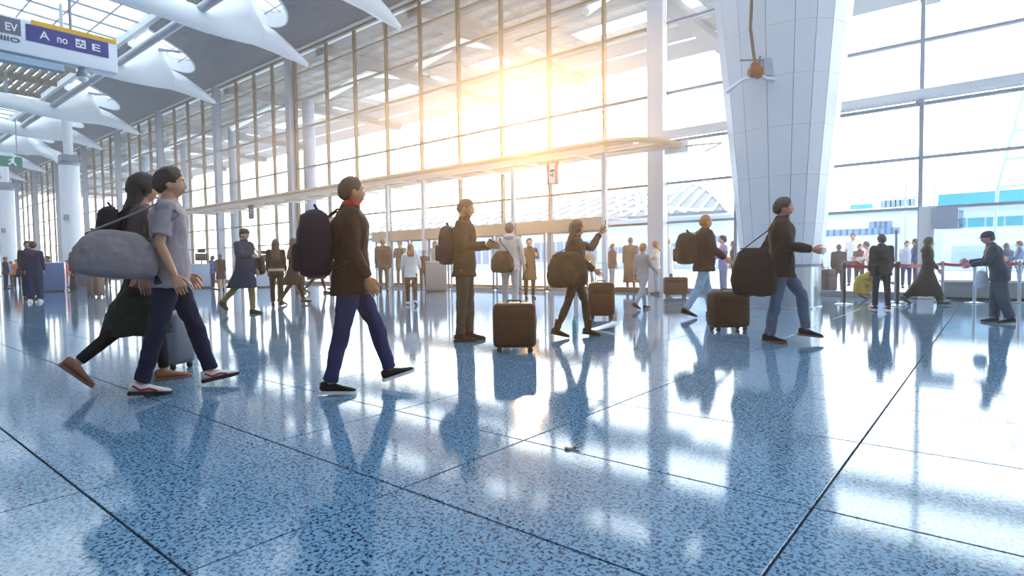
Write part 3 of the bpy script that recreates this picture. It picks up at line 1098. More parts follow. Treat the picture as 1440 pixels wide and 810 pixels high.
def bake():
    bpy.context.view_layer.update()
    dg = bpy.context.evaluated_depsgraph_get()
    done = []
    for o, extra in PENDING:
        me = bpy.data.meshes.new_from_object(o.evaluated_get(dg), preserve_all_data_layers=False, depsgraph=dg)
        if extra is not None:
            bm = bmesh.new()
            bm.from_mesh(me)
            e = extra.mesh('x', 'all')
            bm.from_mesh(e)
            for f in bm.faces:
                f.smooth = True
            bm.to_mesh(me)
            bm.free()
            bpy.data.meshes.remove(e)
        done.append((o, me))
    for o, me in done:
        old = o.data
        o.modifiers.clear()
        ms = [m for m in old.materials]
        o.data = me
        if len(me.materials) == 0:
            for m in ms:
                me.materials.append(m)
        me.name = o.name
        bpy.data.meshes.remove(old)
    PENDING.clear()


def smoothstep(a, b, x):
    t = max(0.0, min(1.0, (x - a) / (b - a)))
    return t * t * (3 - 2 * t)


def head_pt(d):                 # unit direction (x forward, y left, z up) -> point on the head surface
    x, y, z = d
    p = Vector((x * .098, y * .077, z * .118))
    lo = smoothstep(-.15, -1.0, z)
    p.y *= 1 - .38 * lo
    if x > 0:
        p.x += .012 * lo * x
        p.x *= 1 + .02
    else:
        p.x *= 1 - .42 * smoothstep(-.25, -.9, z)
        p.x *= 1.06
    f = max(0.0, x)
    p.x += .027 * math.exp(-((y / .15) ** 2)) * math.exp(-(((z + .16) / .15) ** 2)) * f
    p.x += .008 * math.exp(-((y / .11) ** 2)) * math.exp(-(((z - .10) / .20) ** 2)) * f
    p.x -= .011 * f * (math.exp(-(((y - .38) / .17) ** 2)) + math.exp(-(((y + .38) / .17) ** 2))) * math.exp(-(((z - .06) / .12) ** 2))
    p.x += .006 * f * math.exp(-((y / .30) ** 2)) * math.exp(-(((z + .50) / .07) ** 2))
    p.x += .008 * f * math.exp(-((y / .25) ** 2)) * math.exp(-(((z + .85) / .14) ** 2))
    p.x += .005 * f * math.exp(-(((z - .24) / .10) ** 2)) * math.exp(-((y / .5) ** 2))
    return p


def sphere_dirs(nu, nv):
    out = [(0, 0, -1)]
    for i in range(1, nv):
        t = PI * i / nv
        for j in range(nu):
            a = 2 * PI * j / nu
            out.append((math.sin(t) * math.cos(a), math.sin(t) * math.sin(a), -math.cos(t)))
    out.append((0, 0, 1))
    fs = [(0, 1 + (j + 1) % nu, 1 + j) for j in range(nu)]
    for i in range(nv - 2):
        for j in range(nu):
            k = (j + 1) % nu
            fs.append((1 + i * nu + j, 1 + i * nu + k, 1 + (i + 1) * nu + k, 1 + (i + 1) * nu + j))
    o = 1 + (nv - 2) * nu
    fs += [(o + j, o + (j + 1) % nu, len(out) - 1) for j in range(nu)]
    return out, fs


HD, HF = sphere_dirs(32, 24)
HEAD_V = [head_pt(d) for d in HD]

HAIRLINES = {
    'short': [(0, .60), (35, .56), (55, .38), (70, .12), (88, -.02), (100, -.18), (115, -.45), (135, -.66), (180, -.74)],
    'crop': [(0, .62), (40, .58), (58, .40), (72, .15), (88, .02), (102, -.12), (118, -.38), (138, -.58), (180, -.66)],
    'long': [(0, .62), (30, .55), (48, .20), (62, -.20), (80, -.55), (100, -.7), (130, -.8), (180, -.85)],
}


def hairline(phi, kind):
    t = HAIRLINES[kind]
    for (a, u), (b, w) in zip(t, t[1:]):
        if phi <= b:
            return u + (w - u) * (phi - a) / (b - a)
    return t[-1][1]


def hair_cap(kind, thick, seed=0):
    mb = MB()
    ds, fs = sphere_dirs(40, 30)
    marg = []
    pts = []
    for d in ds:
        phi = math.degrees(math.atan2(abs(d[1]), d[0]))
        m = d[2] - hairline(phi, kind)
        marg.append(m)
        p = head_pt(d)
        n = Vector(d)
        nz = noise.noise(Vector((d[0] * 5 + seed, d[1] * 5, d[2] * 3))) * .35 + noise.noise(Vector((d[0] * 14 + seed, d[1] * 14, d[2] * 8))) * .2
        p = p + n * (thick * (1 + nz) * smoothstep(-.05, .28, m) + .0015)
        pts.append(p)
    keep = [f for f in fs if max(marg[i] for i in f) > 0]
    used = sorted({i for f in keep for i in f})
    ix = {i: k for k, i in enumerate(used)}
    mb.v = [pts[i] for i in used]
    mb.f = [tuple(ix[i] for i in f) for f in keep]
    return mb


def eye_mesh():
    mb = MB().ell((0, 0, 0), (.0125, .0135, .0125), None, 10, 8)
    me = mb.mesh('eye', 'all')
    me.materials.append(mat('eye_white', (226, 222, 216), .3))
    me.materials.append(mat('eye_iris', (40, 26, 18), .2))
    for p in me.polygons:
        c = p.center
        if c.x > .0085:
            p.material_index = 1
    return me


EYE = eye_mesh()


def rotY(v, a):                 # rotate forward (x) / up (z): positive a leans the top forward
    return Vector((v.x * math.cos(a) + v.z * math.sin(a), v.y, -v.x * math.sin(a) + v.z * math.cos(a)))


def finger_set(mb, wrist, d, n, side, curl, s=1.0):
    """palm and five separate fingers. d: hand direction, n: palm normal (towards the inside of the curl)."""
    d = d.normalized()
    n = (n - d * n.dot(d)).normalized()
    a = d.cross(n).normalized() * side        # towards the thumb
    palm = []
    for t, w, th in ((-.01, .022, .018), (.02, .031, .017), (.055, .041, .015), (.088, .041, .012), (.096, .036, .008)):
        c = wrist + d * t * s
        palm.append([c + (a * math.cos(q) * w + n * math.sin(q) * th) * s for q in [2 * PI * j / 12 for j in range(12)]])
    mb.rings(palm)
    for i, (off, ln, r) in enumerate(((.030, .072, .0086), (.010, .080, .0090), (-.010, .075, .0086), (-.029, .060, .0076))):
        base = wrist + (d * .082 + a * off) * s
        p = [base]
        ang = curl * .35
        dd = d
        for f_ in (.46, .31, .23):
            dd = (d * math.cos(ang) + n * math.sin(ang) + a * off * 1.3).normalized()
            p.append(p[-1] + dd * ln * f_ * s)
            ang += curl * .55
        mb.tube(p, [r * s, r * s, r * .92 * s, r * .78 * s], 6, True)
    b = wrist + (d * .018 + a * .024) * s
    t1 = b + (d * .030 + a * .026 + n * .012) * s
    t2 = t1 + (d * .028 + a * .010 + n * .010 * (1 + curl)) * s
    t3 = t2 + (d * .022 + n * .008 * (1 + curl)) * s
    mb.tube([b, t1, t2, t3], [.0125 * s, .0115 * s, .0100 * s, .0085 * s], 6, True)


def loft(mb, secs, n=20, e=2.25):
    rings = []
    for c, ax, ay, rx, ry in secs:
        q = []
        for j in range(n):
            a = 2 * PI * j / n
            cc, ss = math.cos(a), math.sin(a)
            x = rx * abs(cc) ** (2 / e) * (1 if cc >= 0 else -1)
            y = ry * abs(ss) ** (2 / e) * (1 if ss >= 0 else -1)
            q.append(c + ax * x + ay * y)
        rings.append(q)
    mb.rings(rings)


Yv = Vector((0, 1, 0))


def seg_pts(a, b, n):
    return [a.lerp(b, i / n) for i in range(n + 1)]


def shoe(mb_up, mb_sole, ankle, fd, fu, big=1.0, boot=0.0):
    sd = fu.cross(fd)
    base = ankle - fu * .088

    def P(x, y, z):
        return base + fd * x + sd * y + fu * z
    prof = [(-.075, .026, .030, .085), (-.06, .036, .020, .095), (-.01, .038, .018, .100), (.05, .038, .018, .080), (.10, .044, .018, .062), (.15, .045, .018, .050), (.185, .034, .018, .042), (.202, .014, .022, .034)]
    mb_up.rings([[P(x * big, w * big * math.cos(q), zb + (zt - zb) * .5 + (zt - zb) * .5 * math.sin(q)) for q in [2 * PI * j / 12 for j in range(12)]] for x, w, zb, zt in prof])
    if boot:
        mb_up.tube([ankle - fu * .05, ankle + fu * boot], [.046, .052], 12)
    mb_sole.rings([[P(x * big, y * big, z) for y, z in ((-w, 0), (w, 0), (w, .024), (-w, .024))] for x, w in ((-.082, .024), (-.066, .037), (-.01, .040), (.05, .040), (.10, .047), (.155, .047), (.19, .035), (.208, .014))])


def make_person(px, fy, hy, face, label, top='jacket', tc=(60, 50, 44), bot='trousers', bc=(50, 52, 62), shoes=(34, 30, 30), sole=None,
                hair='short', hc=(26, 20, 18), skin=(186, 138, 110), legs=((0, 2), (0, 2)), arms=((4, 6, 12, 0), (4, 6, 12, 0)), lean=0, head=(0, 0),
                foot=(0, 0), bulk=1.0, near=0, extra=None, group=None, curl=.7, hcap=None, h=None, boot=0, skirt=None, stripe=None):
    """arms: (forward pitch, abduction, elbow flex, inward) per side, left first; legs: (thigh pitch, knee flex), left first."""
    g = gp(px, fy)
    v = g - Vector((0, 0, CAM_H))
    dep = v.dot(CF)
    # height so that the crown comes out where the photograph shows it
    if h is None:
        d = ray(px, hy)
        t = math.hypot(g.x, g.y) / math.hypot(d.x, d.y)
        h = CAM_H + d.z * t
    yaw = math.atan2(_r.y, _r.x) + rad(face) - math.atan((px - 720) / F_PX)
    s = h / 1.768
    if lean or hcap == 'sit':
        s = h / 1.768
    root = empty('person', (g.x, g.y, 0), yaw, s)
    tag(root, label, 'person', group)
    vx = (.0085, .014, .019)[2 if near == 0 else (1 if near == 1 else 0)] / max(s, .5)
    J = {}
    low = 1e9
    for i, sd in ((0, 1), (1, -1)):
        a, k = rad(legs[i][0]), rad(legs[i][1])
        hip = Vector((0, sd * .088, 0))
        td = Vector((math.sin(a), sd * (.04 + .02 * (legs[i][2] if len(legs[i]) > 2 else 0)), -math.cos(a))).normalized()
        kn = hip + td * .432
        sdir = Vector((math.sin(a - k), 0, -math.cos(a - k)))
        an = kn + sdir * .415
        fp = rad(foot[i])
        fd, fu = Vector((math.cos(fp), sd * .10, -math.sin(fp))).normalized(), Vector((math.sin(fp), 0, math.cos(fp)))
        low = min(low, min((an - fu * .088 + fd * q).z for q in (-.08, .20)))
        J[i] = [hip, kn, an, fd, fu]
    pz = -low
    pel = Vector((0, 0, pz))
    for i in (0, 1):
        for q in (0, 1, 2):
            J[i][q] = J[i][q] + pel
    ln = rad(lean)
    U, F = rotY(Vector((0, 0, 1)), ln), rotY(Vector((1, 0, 0)), ln)

    def T(x, y, z):
        # the spine bends: lower part stays nearer the vertical
        b = smoothstep(-.05, .25, z)
        u = (Vector((0, 0, 1)) * (1 - b) + U * b).normalized()
        return pel + F * x + Yv * y + u * z

    # arms
    A = {}
    for i, sd in ((0, 1), (1, -1)):
        p, ab, fl, inw = [rad(q) for q in arms[i][:4]]
        sh = T(-.005, sd * .172, .492)
        d1 = Vector((math.sin(p) * math.cos(ab), sd * math.sin(ab), -math.cos(p) * math.cos(ab)))
        el = sh + d1 * .285
        d2 = Vector((math.sin(p + fl), 0, -math.cos(p + fl)))
        d2 = (d2 * math.cos(inw) - Vector((0, sd, 0)) * math.sin(inw) + Vector((0, sd * math.sin(ab) * .6, 0))).normalized()
        wr = el + d2 * .245
        A[i] = (sh, el, wr, d1, d2)

    # ---------------- body: one surface from crown to ankles
    body = MB()
    tors = [(-.10, .085, .135), (0, .095, .150), (.12, .088, .132), (.24, .085, .128), (.36, .098, .142), (.45, .095, .152), (.50, .075, .140), (.535, .055, .085), (.57, .052, .054), (.66, .050, .052)]
    loft(body, [(T((.01 if z < .5 else .0 + (z - .5) * .12), 0, z), F, Yv, rx, ry) for z, rx, ry in tors])
    for i in (0, 1):
        hip, kn, an = J[i][:3]
        body.tube([hip + Vector((0, 0, .02)), hip.lerp(kn, .4), kn, kn.lerp(an, .3), an + (kn - an) * .12, an], [.080, .070, .048, .050, .036, .034], 10, True)
        sh, el, wr = A[i][:3]
        body.tube([sh, sh.lerp(el, .5), el, el.lerp(wr, .35), wr], [.050, .043, .036, .038, .026], 10, True)
    hyaw, hpit = rad(head[0]), rad(head[1])
    HM = Matrix.Translation(T(.028, 0, .690)) @ Matrix.Rotation(hyaw, 4, 'Z') @ Matrix.Rotation(hpit + ln * .25, 4, 'Y')
    body.add(HEAD_V, HF, HM)
    for sd in (1, -1):
        body.ell((-.008, sd * .078, -.008), (.020, .008, .032), HM, 10, 8)
    hands = MB()
    for i, sd in ((0, 1), (1, -1)):
        sh, el, wr, d1, d2 = A[i]
        inw = Vector((0, -sd, 0))
        nrm = arms[i][4] if len(arms[i]) > 4 else None
        n = inw if nrm is None else Vector(nrm)
        if abs(n.dot(d2)) > .9:
            n = Vector((0, 0, 1))
        sg_ = 1 if (d2.cross(n)).dot(Vector((1, 0, .3))) > 0 else -1
        finger_set(hands, wr + d2 * .005, d2, n, sg_, curl)
    msk = mat('skin_%d_%d_%d' % skin, skin, .55, 0, .08, 14)
    soft(body, 'body', msk, root, vx, 2, extra=hands)

    # ---------------- face details
    if near or abs(((face + head[0]) % 360) - 90) > 55:
        for sd in (1, -1):
            put('eye', EYE, None, root).matrix_local = HM @ Matrix.Translation((.0785, sd * .0285, .008))
        if near:
            mth = MB().ell((.0985, 0, -.0575), (.010, .022, .0055), HM, 12, 6)
            mth.build('mouth', mat('lips', (150, 84, 78), .45), root, smooth='all')
            for sd in (1, -1):
                MB().tube([HM @ Vector(p) for p in ((.094, sd * .014, .031), (.093, sd * .030, .036), (.080, sd * .050, .030))], [.003, .004, .002], 6).build('eyebrow', mat('hair_%d_%d_%d' % hc, hc, .6), root)
    # ---------------- hair
    mh = mat('hair_%d_%d_%d' % hc, hc, .5, 0, .25, 40, .4, 220)
    kind = {'short': 'short', 'crop': 'crop', 'bald': 'crop', 'long': 'long', 'ponytail': 'short', 'bob': 'long', 'bun': 'short'}.get(hair, 'short')
    if hair not in ('cap', 'scarf', 'flatcap'):
        hb = hair_cap(kind, {'crop': .008, 'short': .017}.get(hair, .018), seed=px * .13)
        hb.v = [HM @ q for q in hb.v]
        if hair in ('long', 'bob'):
            L_ = .36 if hair == 'long' else .16
            hl = MB()
            for z, x, rx, ry in ((.06, -.015, .092, .080), (0, -.030, .085, .094), (-.08, -.045, .066, .100), (-.08 - L_ * .35, -.065, .050, .108), (-.08 - L_ * .7, -.085, .042, .104), (-.08 - L_, -.09, .030, .080)):
                hl.v += []
                c = HM @ Vector((x, 0, z)) if z > -.1 else (HM @ Vector((x, 0, -.08))) + (F * (x + .045)) + Vector((0, 0, z + .08)) - F * .02
                hl._s = getattr(hl, '_s', []) + [(c, F if z < -.05 else (HM.to_3x3() @ Vector((1, 0, 0))), Yv, rx, ry)]
            loft(hb, hl._s, 18, 2.0)
        if hair == 'ponytail':
            b0 = HM @ Vector((-.10, 0, .045))
            hb.tube([b0, b0 + F * -.045 + U * .005, b0 + F * -.075 - U * .08, b0 + F * -.07 - U * .22, b0 + F * -.055 - U * .33], [.020, .032, .040, .034, .012], 10, True)
        if hair == 'bun':
            hb.ell((-.105, 0, .05), (.042, .045, .042), HM)
        hb.build('hair', mh, root, smooth='all')
    elif hair in ('cap', 'flatcap'):
        hb = hair_cap('crop', .008, px)
        hb.v = [HM @ q for q in hb.v]
        hb.build('hair', mh, root, smooth='all')
        cp = MB()
        cs = []
        for z, r, xo in ((.028, 1.10, 0), (.06, 1.10, 0), (.095, .98, -.004), (.122, .70, -.008), (.136, .25, -.010)):
            cs.append([HM @ Vector((xo + .098 * r * math.cos(q), .083 * r * math.sin(q), z)) for q in [2 * PI * j / 22 for j in range(22)]])
        cp.rings(cs)
        co = cp.build('cap', cloth(hcap or (40, 42, 52)), root, smooth='all')
        br = MB()
        br.rings([[HM @ Vector((.092 * math.cos(q) * .9 + (.0 if k == 0 else .075 * math.cos(q)), .084 * math.sin(q), z_)) for q in [-1.2 + 2.4 * j / 12 for j in range(13)]] for k, z_ in ((0, .040), (1, .026), (1, .020), (0, .032))] , cap=False)
        br.build('brim', cloth(hcap or (40, 42, 52)), co, smooth='all')
    else:
        sc_ = MB()
        ds, fs = sphere_dirs(24, 18)
        pts = []
        for d in ds:
            p = head_pt((d[0], d[1], d[2]))
            pts.append(HM @ (p + Vector(d) * .018))
        keep = [f for f in fs if not (max(ds[i][0] for i in f) > .62 and max(ds[i][2] for i in f) < .62)]
        sc_.add(pts, keep)
        loft(sc_, [(HM @ Vector((-.02, 0, .0)), F, Yv, .09, .098), (T(.01, 0, .58), F, Yv, .10, .115), (T(-.01, 0, .46), F, Yv, .13, .19), (T(-.02, 0, .36), F, Yv, .13, .19)])
        sc_.build('headscarf', cloth(hc), root, smooth='all')

    # ---------------- clothes
    wr_ = .026 if near else .015
    if bot in ('trousers', 'jeans', 'wide', 'slim', 'shorts'):
        tb = MB()
        k = {'wide': 1.45, 'slim': .86, 'shorts': 1.15}.get(bot, 1.0)
        loft(tb, [(T(.005, 0, z), F if z > 0 else Vector((1, 0, 0)), Yv, rx * min(k, 1.12), ry * min(k, 1.1)) for z, rx, ry in ((-.12, .085, .13), (-.06, .108, .165), (.02, .115, .172), (.10, .108, .158), (.14, .103, .150))])
        for i in (0, 1):
            hip, kn, an = J[i][:3]
            if bot == 'shorts':
                tb.tube([hip, hip.lerp(kn, .5), kn], [.098, .092, .085], 14)
            else:
                kk = 1 + (k - 1) * .5
                pts = [hip + Vector((0, 0, .0)), hip.lerp(kn, .35), hip.lerp(kn, .8), kn, kn.lerp(an, .3), kn.lerp(an, .75), an + (kn - an) * .02]
                tb.tube(pts, [.095 * min(kk, 1.1), .092 * kk, .072 * k, .068 * k, .068 * k, .058 * k, .060 * k], 14)
        soft(tb, 'trousers', cloth(bc), root, vx * 1.1, 3, wr_, .09)
    else:                                       # skirt / dress bottom / robe
        lenz = skirt or .52
        sb = MB()
        mk = .5 * (J[0][1] + J[1][1])
        sp = abs(J[0][2].x - J[1][2].x) * .5
        mx_ = (J[0][2].x + J[1][2].x) / 2
        secs = []
        for t in (0, .15, .4, .7, 1.0):
            z = .10 - lenz * t
            q = smoothstep(.1, 1, t)
            secs.append((pel + Vector((mx_ * q * .35, 0, z)), Vector((1, 0, 0)), Yv, .108 + (.05 + sp * .42) * q * min(1, lenz / .7), .155 + .06 * q))
        loft(sb, secs, 24, 2.1)
        soft(sb, 'skirt', cloth(bc), root, vx * 1.1, 3, wr_ * 1.5, .07)
        if lenz < .75:
            lb = MB()
            for i in (0, 1):
                hip, kn, an = J[i][:3]
                lb.tube([hip.lerp(kn, .3), kn, kn.lerp(an, .3), an + (kn - an) * .05], [.080, .056, .056, .042], 12)
            soft(lb, 'leggings', cloth((30, 32, 42)), root, vx * 1.1, 2, .004, .08)
    # top
    hem = {'tee': -.11, 'shirt': -.12, 'jacket': -.14, 'hoodie': -.12, 'coat': -.40, 'longcoat': -.66, 'vest': -.12}[top]
    bk = bulk * {'tee': 1.12, 'shirt': 1.05, 'jacket': 1.16, 'hoodie': 1.14, 'coat': 1.16, 'longcoat': 1.14, 'vest': 1.1}[top]
    jb = MB()
    sec = [(z, rx * bk, ry * (1 + (bk - 1) * .8)) for z, rx, ry in ((-.06, .114, .168), (.04, .115, .168), (.14, .106, .150), (.25, .104, .150), (.36, .116, .163), (.44, .112, .176), (.49, .092, .174), (.52, .078, .140), (.545, .066, .096), (.565, .060, .068))]
    below = []
    if hem < -.06:
        n_ = max(1, int((-.06 - hem) / .1))
        for q in range(n_, 0, -1):
            t = q / n_
            below.append((-.06 + (hem + .06) * t, (.114 + .018 * t * (2 if hem < -.3 else 1)) * bk, (.168 + .014 * t * (2 if hem < -.3 else 1)) * (1 + (bk - 1) * .8)))
    secs = []
    for z, rx, ry in below + sec:
        if z < 0:
            k_ = -z / .86 if hem < -.3 else 0
            d_ = abs(J[0][2].x - J[1][2].x) / 2 * k_
            secs.append((pel + Vector(((J[0][2].x + J[1][2].x) / 2 * k_, 0, z)), Vector((1, 0, 0)), Yv, rx + d_ * .9, ry))
        else:
            secs.append((T(.008, 0, z), F, Yv, rx, ry))
    if top in ('jacket', 'coat', 'longcoat', 'hoodie'):
        secs += [(T(.014, 0, .585), F, Yv, .072, .074), (T(.016, 0, .60), F, Yv, .070, .072)]
    loft(jb, secs)
    if top == 'hoodie':
        jb.ell(T(-.085, 0, .55), (.065, .11, .06))
    for i in (0, 1):
        sh, el, wr = A[i][:3]
        q = 1 + (bk - 1) * 1.0
        if top == 'vest':
            continue
        if top == 'tee':
            jb.tube([sh, sh.lerp(el, .4), sh.lerp(el, .78)], [.060, .060, .064], 12)
        else:
            jb.tube([sh, sh.lerp(el, .5), el, el.lerp(wr, .4), wr - (wr - el) * .03], [.062 * q, .056 * q, .050 * q, .047 * q, .038 * q], 12)
        jb.ell(sh + Vector((0, 0, -.004)), (.064 * q, .056 * q, .054 * q))
    nm = {'tee': 'tee_shirt', 'shirt': 'shirt', 'hoodie': 'hoodie', 'coat': 'coat', 'longcoat': 'long_coat', 'vest': 'vest'}.get(top, 'jacket')
    soft(jb, nm, cloth(tc), root, vx * 1.1, 3, wr_, .10)
    # shoes
    for i in (0, 1):
        up, so = MB(), MB()
        shoe(up, so, J[i][2], J[i][3], J[i][4], boot=boot)
        ms = cloth(shoes) if shoes not in ((20, 20, 20),) else M_BLACK
        uo = up.build('shoe', ms, root, smooth='all')
        if stripe:
            fd, fu = J[i][3], J[i][4]
            sd_ = fu.cross(fd)
            b_ = J[i][2] - fu * .088
            for q_ in (1, -1):
                MB().tube([b_ + fd * x_ + sd_ * (q_ * y_) + fu * z_ for x_, y_, z_ in ((-.05, .036, .075), (.0, .040, .040), (.06, .042, .052), (.11, .046, .036))], .008, 6).build('stripe', cloth(stripe), uo, smooth=True)
        so.build('sole', mat('sole_%d_%d_%d' % (sole or (28, 26, 26)), (sole or (28, 26, 26)), .6), uo)
    J['T'], J['F'], J['U'], J['A'], J['HM'] = T, F, U, A, HM
    M = Matrix.Translation((g.x, g.y, 0)) @ Matrix.Rotation(yaw, 4, 'Z') @ Matrix.Scale(s, 4)
    J['M'], J['s'], J['root'], J['pel'] = M, s, root, pel
    if extra:
        extra(J)
    return J


# ------------------------------------------------------------------ luggage
def suitcase(loc, yaw, h, w, d, rgb, label, group=None, handle=.0, tilt=0.0, soft_=True, grooves=0):
    """upright wheeled case: w along its local x, d along y; telescopic handle raised by `handle`."""
    r = empty('suitcase', loc, yaw)
    r.rotation_euler = (0, rad(tilt), yaw)
    tag(r, label, 'suitcase', group)
    m = cloth(rgb, .6) if soft_ else mat('shell_%d_%d_%d' % rgb, rgb, .35, .1)
    wz = .055
    MB().rbox((0, 0, wz + (h - wz) / 2), (w, d, h - wz), min(w, d) * .22, 3).build('case_body', m, r, smooth=True)
    zz = MB().rbox((0, -d / 2 - .008, wz + (h - wz) * .36), (w * .80, .035, (h - wz) * .52), .015, 2)
    if soft_:
        zz.build('front_pocket', m, r, smooth=True)
        MB().rbox((0, -d / 2 - .006, wz + (h - wz) * .80), (w * .74, .03, (h - wz) * .20), .012, 2).build('front_pocket', m, r, smooth=True)
    for k in range(grooves):
        x = -w / 2 + w * (k + 1) / (grooves + 1)
        MB().rbox((x, -d / 2 - .002, wz + (h - wz) / 2), (.022, .018, (h - wz) * .82), .006, 1).build('rib', m, r, smooth=True)
    MB().tube([(-w * .42, 0, h * .16 + wz), (-w * .505, 0, h * .16 + wz), (-w * .505, 0, h * .84), (-w * .42, 0, h * .84)], .006, 6).build('zip', M_DARK, r)
    for sx in (-1, 1):
        for sy in (-1, 1):
            q = MB().tube([(sx * w * .36, sy * d * .34 - .014, .03), (sx * w * .36, sy * d * .34 + .014, .03)], .030, 12)
            q.build('wheel', M_BLACK, r)
            MB().box((sx * w * .36, sy * d * .34, .062), (.045, .04, .03)).build('wheel_fork', M_DARK, r)
    MB().tube([(-w * .16, d * .1, h), (-w * .14, d * .1, h + .030), (w * .14, d * .1, h + .030), (w * .16, d * .1, h)], .012, 6).build('carry_handle', M_DARK, r, smooth=True)
    if handle > 0:
        y = d * .36
        MB().tube([(-w * .22, y, h - .05), (-w * .22, y, h + handle), (w * .22, y, h + handle), (w * .22, y, h - .05)], .010, 6).build('pull_handle', M_STEEL, r, smooth=True)
    return r


def backpack(J, rgb, label, sc=1.0, z=.20, name='backpack', wide=1.0, pocket=None, off=0.0, deep=1.0, x=-.205):
    M = J['M'] @ Matrix.Translation(J['T'](x, off, z))
    c, q, s_ = M.decompose()
    r = empty(name, c)
    r.rotation_mode = 'QUATERNION'
    lean = Matrix.Rotation(math.atan2(J['U'].x, J['U'].z), 4, 'Y').to_quaternion()
    r.rotation_quaternion = q @ lean
    r.scale = s_ * sc
    tag(r, label, 'backpack')
    m = cloth(rgb)
    b = MB()
    loft(b, [(Vector((-.01 * deep, 0, zc)), Vector((1, 0, 0)), Yv, rx * deep, ry * wide) for zc, rx, ry in ((-.19, .04, .10), (-.17, .085, .145), (0, .105, .165), (.15, .095, .155), (.25, .070, .125), (.285, .03, .07))], 20, 2.6)
    soft(b, 'bag_body', m, r, .014, 3, .024, .10)
    MB().rbox((-.105 * deep, 0, -.05), (.07, .22 * wide, .20), .03, 2).build('front_pocket', cloth(pocket or rgb), r, smooth=True)
    for sd in (1, -1):
        st = [(.06, sd * .085, .22), (.14, sd * .10, .285), (.27, sd * .10, .27), (.335, sd * .115, .14), (.30, sd * .145, 0), (.16, sd * .165, -.10), (.05, sd * .12, -.14)]
        MB().tube(st, .016, 8, False, .5).build('shoulder_strap', m, r, smooth=True)
    MB().tube([(.02, -.03, .27), (-.01, -.02, .32), (-.01, .02, .32), (.02, .03, .27)], .010, 6).build('grab_loop', m, r)
    return r


def side_bag(J, rgb, label, size, at, strap_from=None, name='shoulder_bag', cat='bag', tilt=0.0, rnd=2.6, handles=False, yaw=0.0):
    """soft bag hanging beside a person; size (length along facing, thickness, height), at = local centre."""
    M = J['M'] @ Matrix.Translation(Vector(at)) @ Matrix.Rotation(rad(yaw), 4, 'Z') @ Matrix.Rotation(rad(tilt), 4, 'Y')
    c, q, s_ = M.decompose()
    r = empty(name, c)
    r.rotation_mode = 'QUATERNION'
    r.rotation_quaternion = q
    r.scale = s_
    tag(r, label, cat)
    m = cloth(rgb)
    L, Tn, H = size
    b = MB()
    X, Z = Vector((1, 0, 0)), Vector((0, 0, 1))
    loft(b, [(Vector((0, 0, t * H / 2)), X, Yv, L / 2 * kx, Tn / 2 * ky) for t, kx, ky in ((-1, .50, .45), (-.93, .80, .80), (-.72, .96, .97), (-.3, 1, 1), (.15, .95, .90), (.55, .80, .66), (.86, .62, .40), (1, .42, .18))], 22, rnd)
    soft(b, 'bag_body', m, r, max(.012, H / 30), 3, .034, .13)
    MB().tube([(-L * .30, 0, H * .49), (L * .30, 0, H * .49)], .007, 6).build('zip', M_DARK, r)
    inv = M.inverted() @ J['M']
    if strap_from is not None:
        sp = [inv @ Vector(p) for p in strap_from]
        pts = [Vector((-L * .36, 0, H * .38))] + sp + [Vector((L * .36, 0, H * .38))]
        MB().tube(pts, .015, 8, False, .45).build('strap', m, r, smooth=True)
    if handles:
        for sd in (1, -1):
            MB().tube([(-L * .2, sd * Tn * .3, H * .42), (-L * .12, sd * Tn * .1, H * .72), (L * .12, sd * Tn * .1, H * .72), (L * .2, sd * Tn * .3, H * .42)], .010, 6).build('handle', m, r, smooth=True)
    return r

# ================================================================== THE CROWD
RYAW = math.atan2(_r.y, _r.x)
BR = (66, 48, 36)               # dark cloth with the sun flare's brown in its colour
ST = ((4, 6, 14, 0), (2, 6, 12, 0))


def held(name, J, i, size, rgb, label, cat, fwd=.085, off=(0, 0, 0), rot=0):
    sh, el, wr, d1, d2 = J['A'][i]
    M = J['M'] @ Matrix.Translation(wr + d2 * fwd + Vector(off)) @ Matrix.Rotation(rad(rot), 4, 'Y')
    c, q, s_ = M.decompose()
    r = empty(name, c)
    r.rotation_mode = 'QUATERNION'
    r.rotation_quaternion = q
    r.scale = s_
    tag(r, label, cat)
    MB().rbox((0, 0, 0), size, min(size) * .3, 1).build('phone_body', mat('phone_%d_%d_%d' % rgb, rgb, .3), r, smooth=True)
    k = [0, 0, 0]
    ax = size.index(min(size))
    sz = [v * .9 for v in size]
    sz[ax] = .003
    k[ax] = size[ax] / 2
    MB().box(k, sz).build('phone_screen', mat('phone_screen', (14, 16, 22), .12), r)
    return r


# -- the couple at the left
J = make_person(207, 540, 239, 2, 'woman with long black hair walking half hidden behind the man at left, dark green skirt', top='shirt', tc=(122, 112, 116), bot='skirt', bc=(36, 58, 50),
                skirt=.60, shoes=(150, 104, 84), sole=(120, 84, 70), hair='long', hc=(30, 22, 24), legs=((12, 6), (-19, 30)), foot=(0, 44), arms=((12, 6, 30, 10), (-10, 6, 20, 0)), near=2, head=(0, 4))
backpack(J, (34, 38, 52), 'dark navy backpack on the woman walking at left', .92, .27)
J = make_person(245, 549, 230, 0, 'tall man in grey tee shirt striding at left, white sneakers with red stripes', top='tee', tc=(152, 142, 148), stripe=(170, 40, 48), bot='jeans', bc=(34, 44, 72),
                shoes=(222, 214, 216), sole=(24, 22, 26), hair='short', hc=(30, 22, 22), legs=((21, 6), (-13, 3)), foot=(-8, 4), arms=((4, 8, 24, 5), (-10, 10, 30, -2)), near=2, bulk=1.06, head=(-6, 2))
side_bag(J, (136, 128, 132), 'grey holdall slung behind the man in the grey tee shirt', (.54, .24, .34), (-.33, -.17, 1.06), strap_from=[(-.12, -.22, 1.40), (-.02, -.14, 1.47), (.08, -.22, 1.36)], name='holdall', tilt=6)
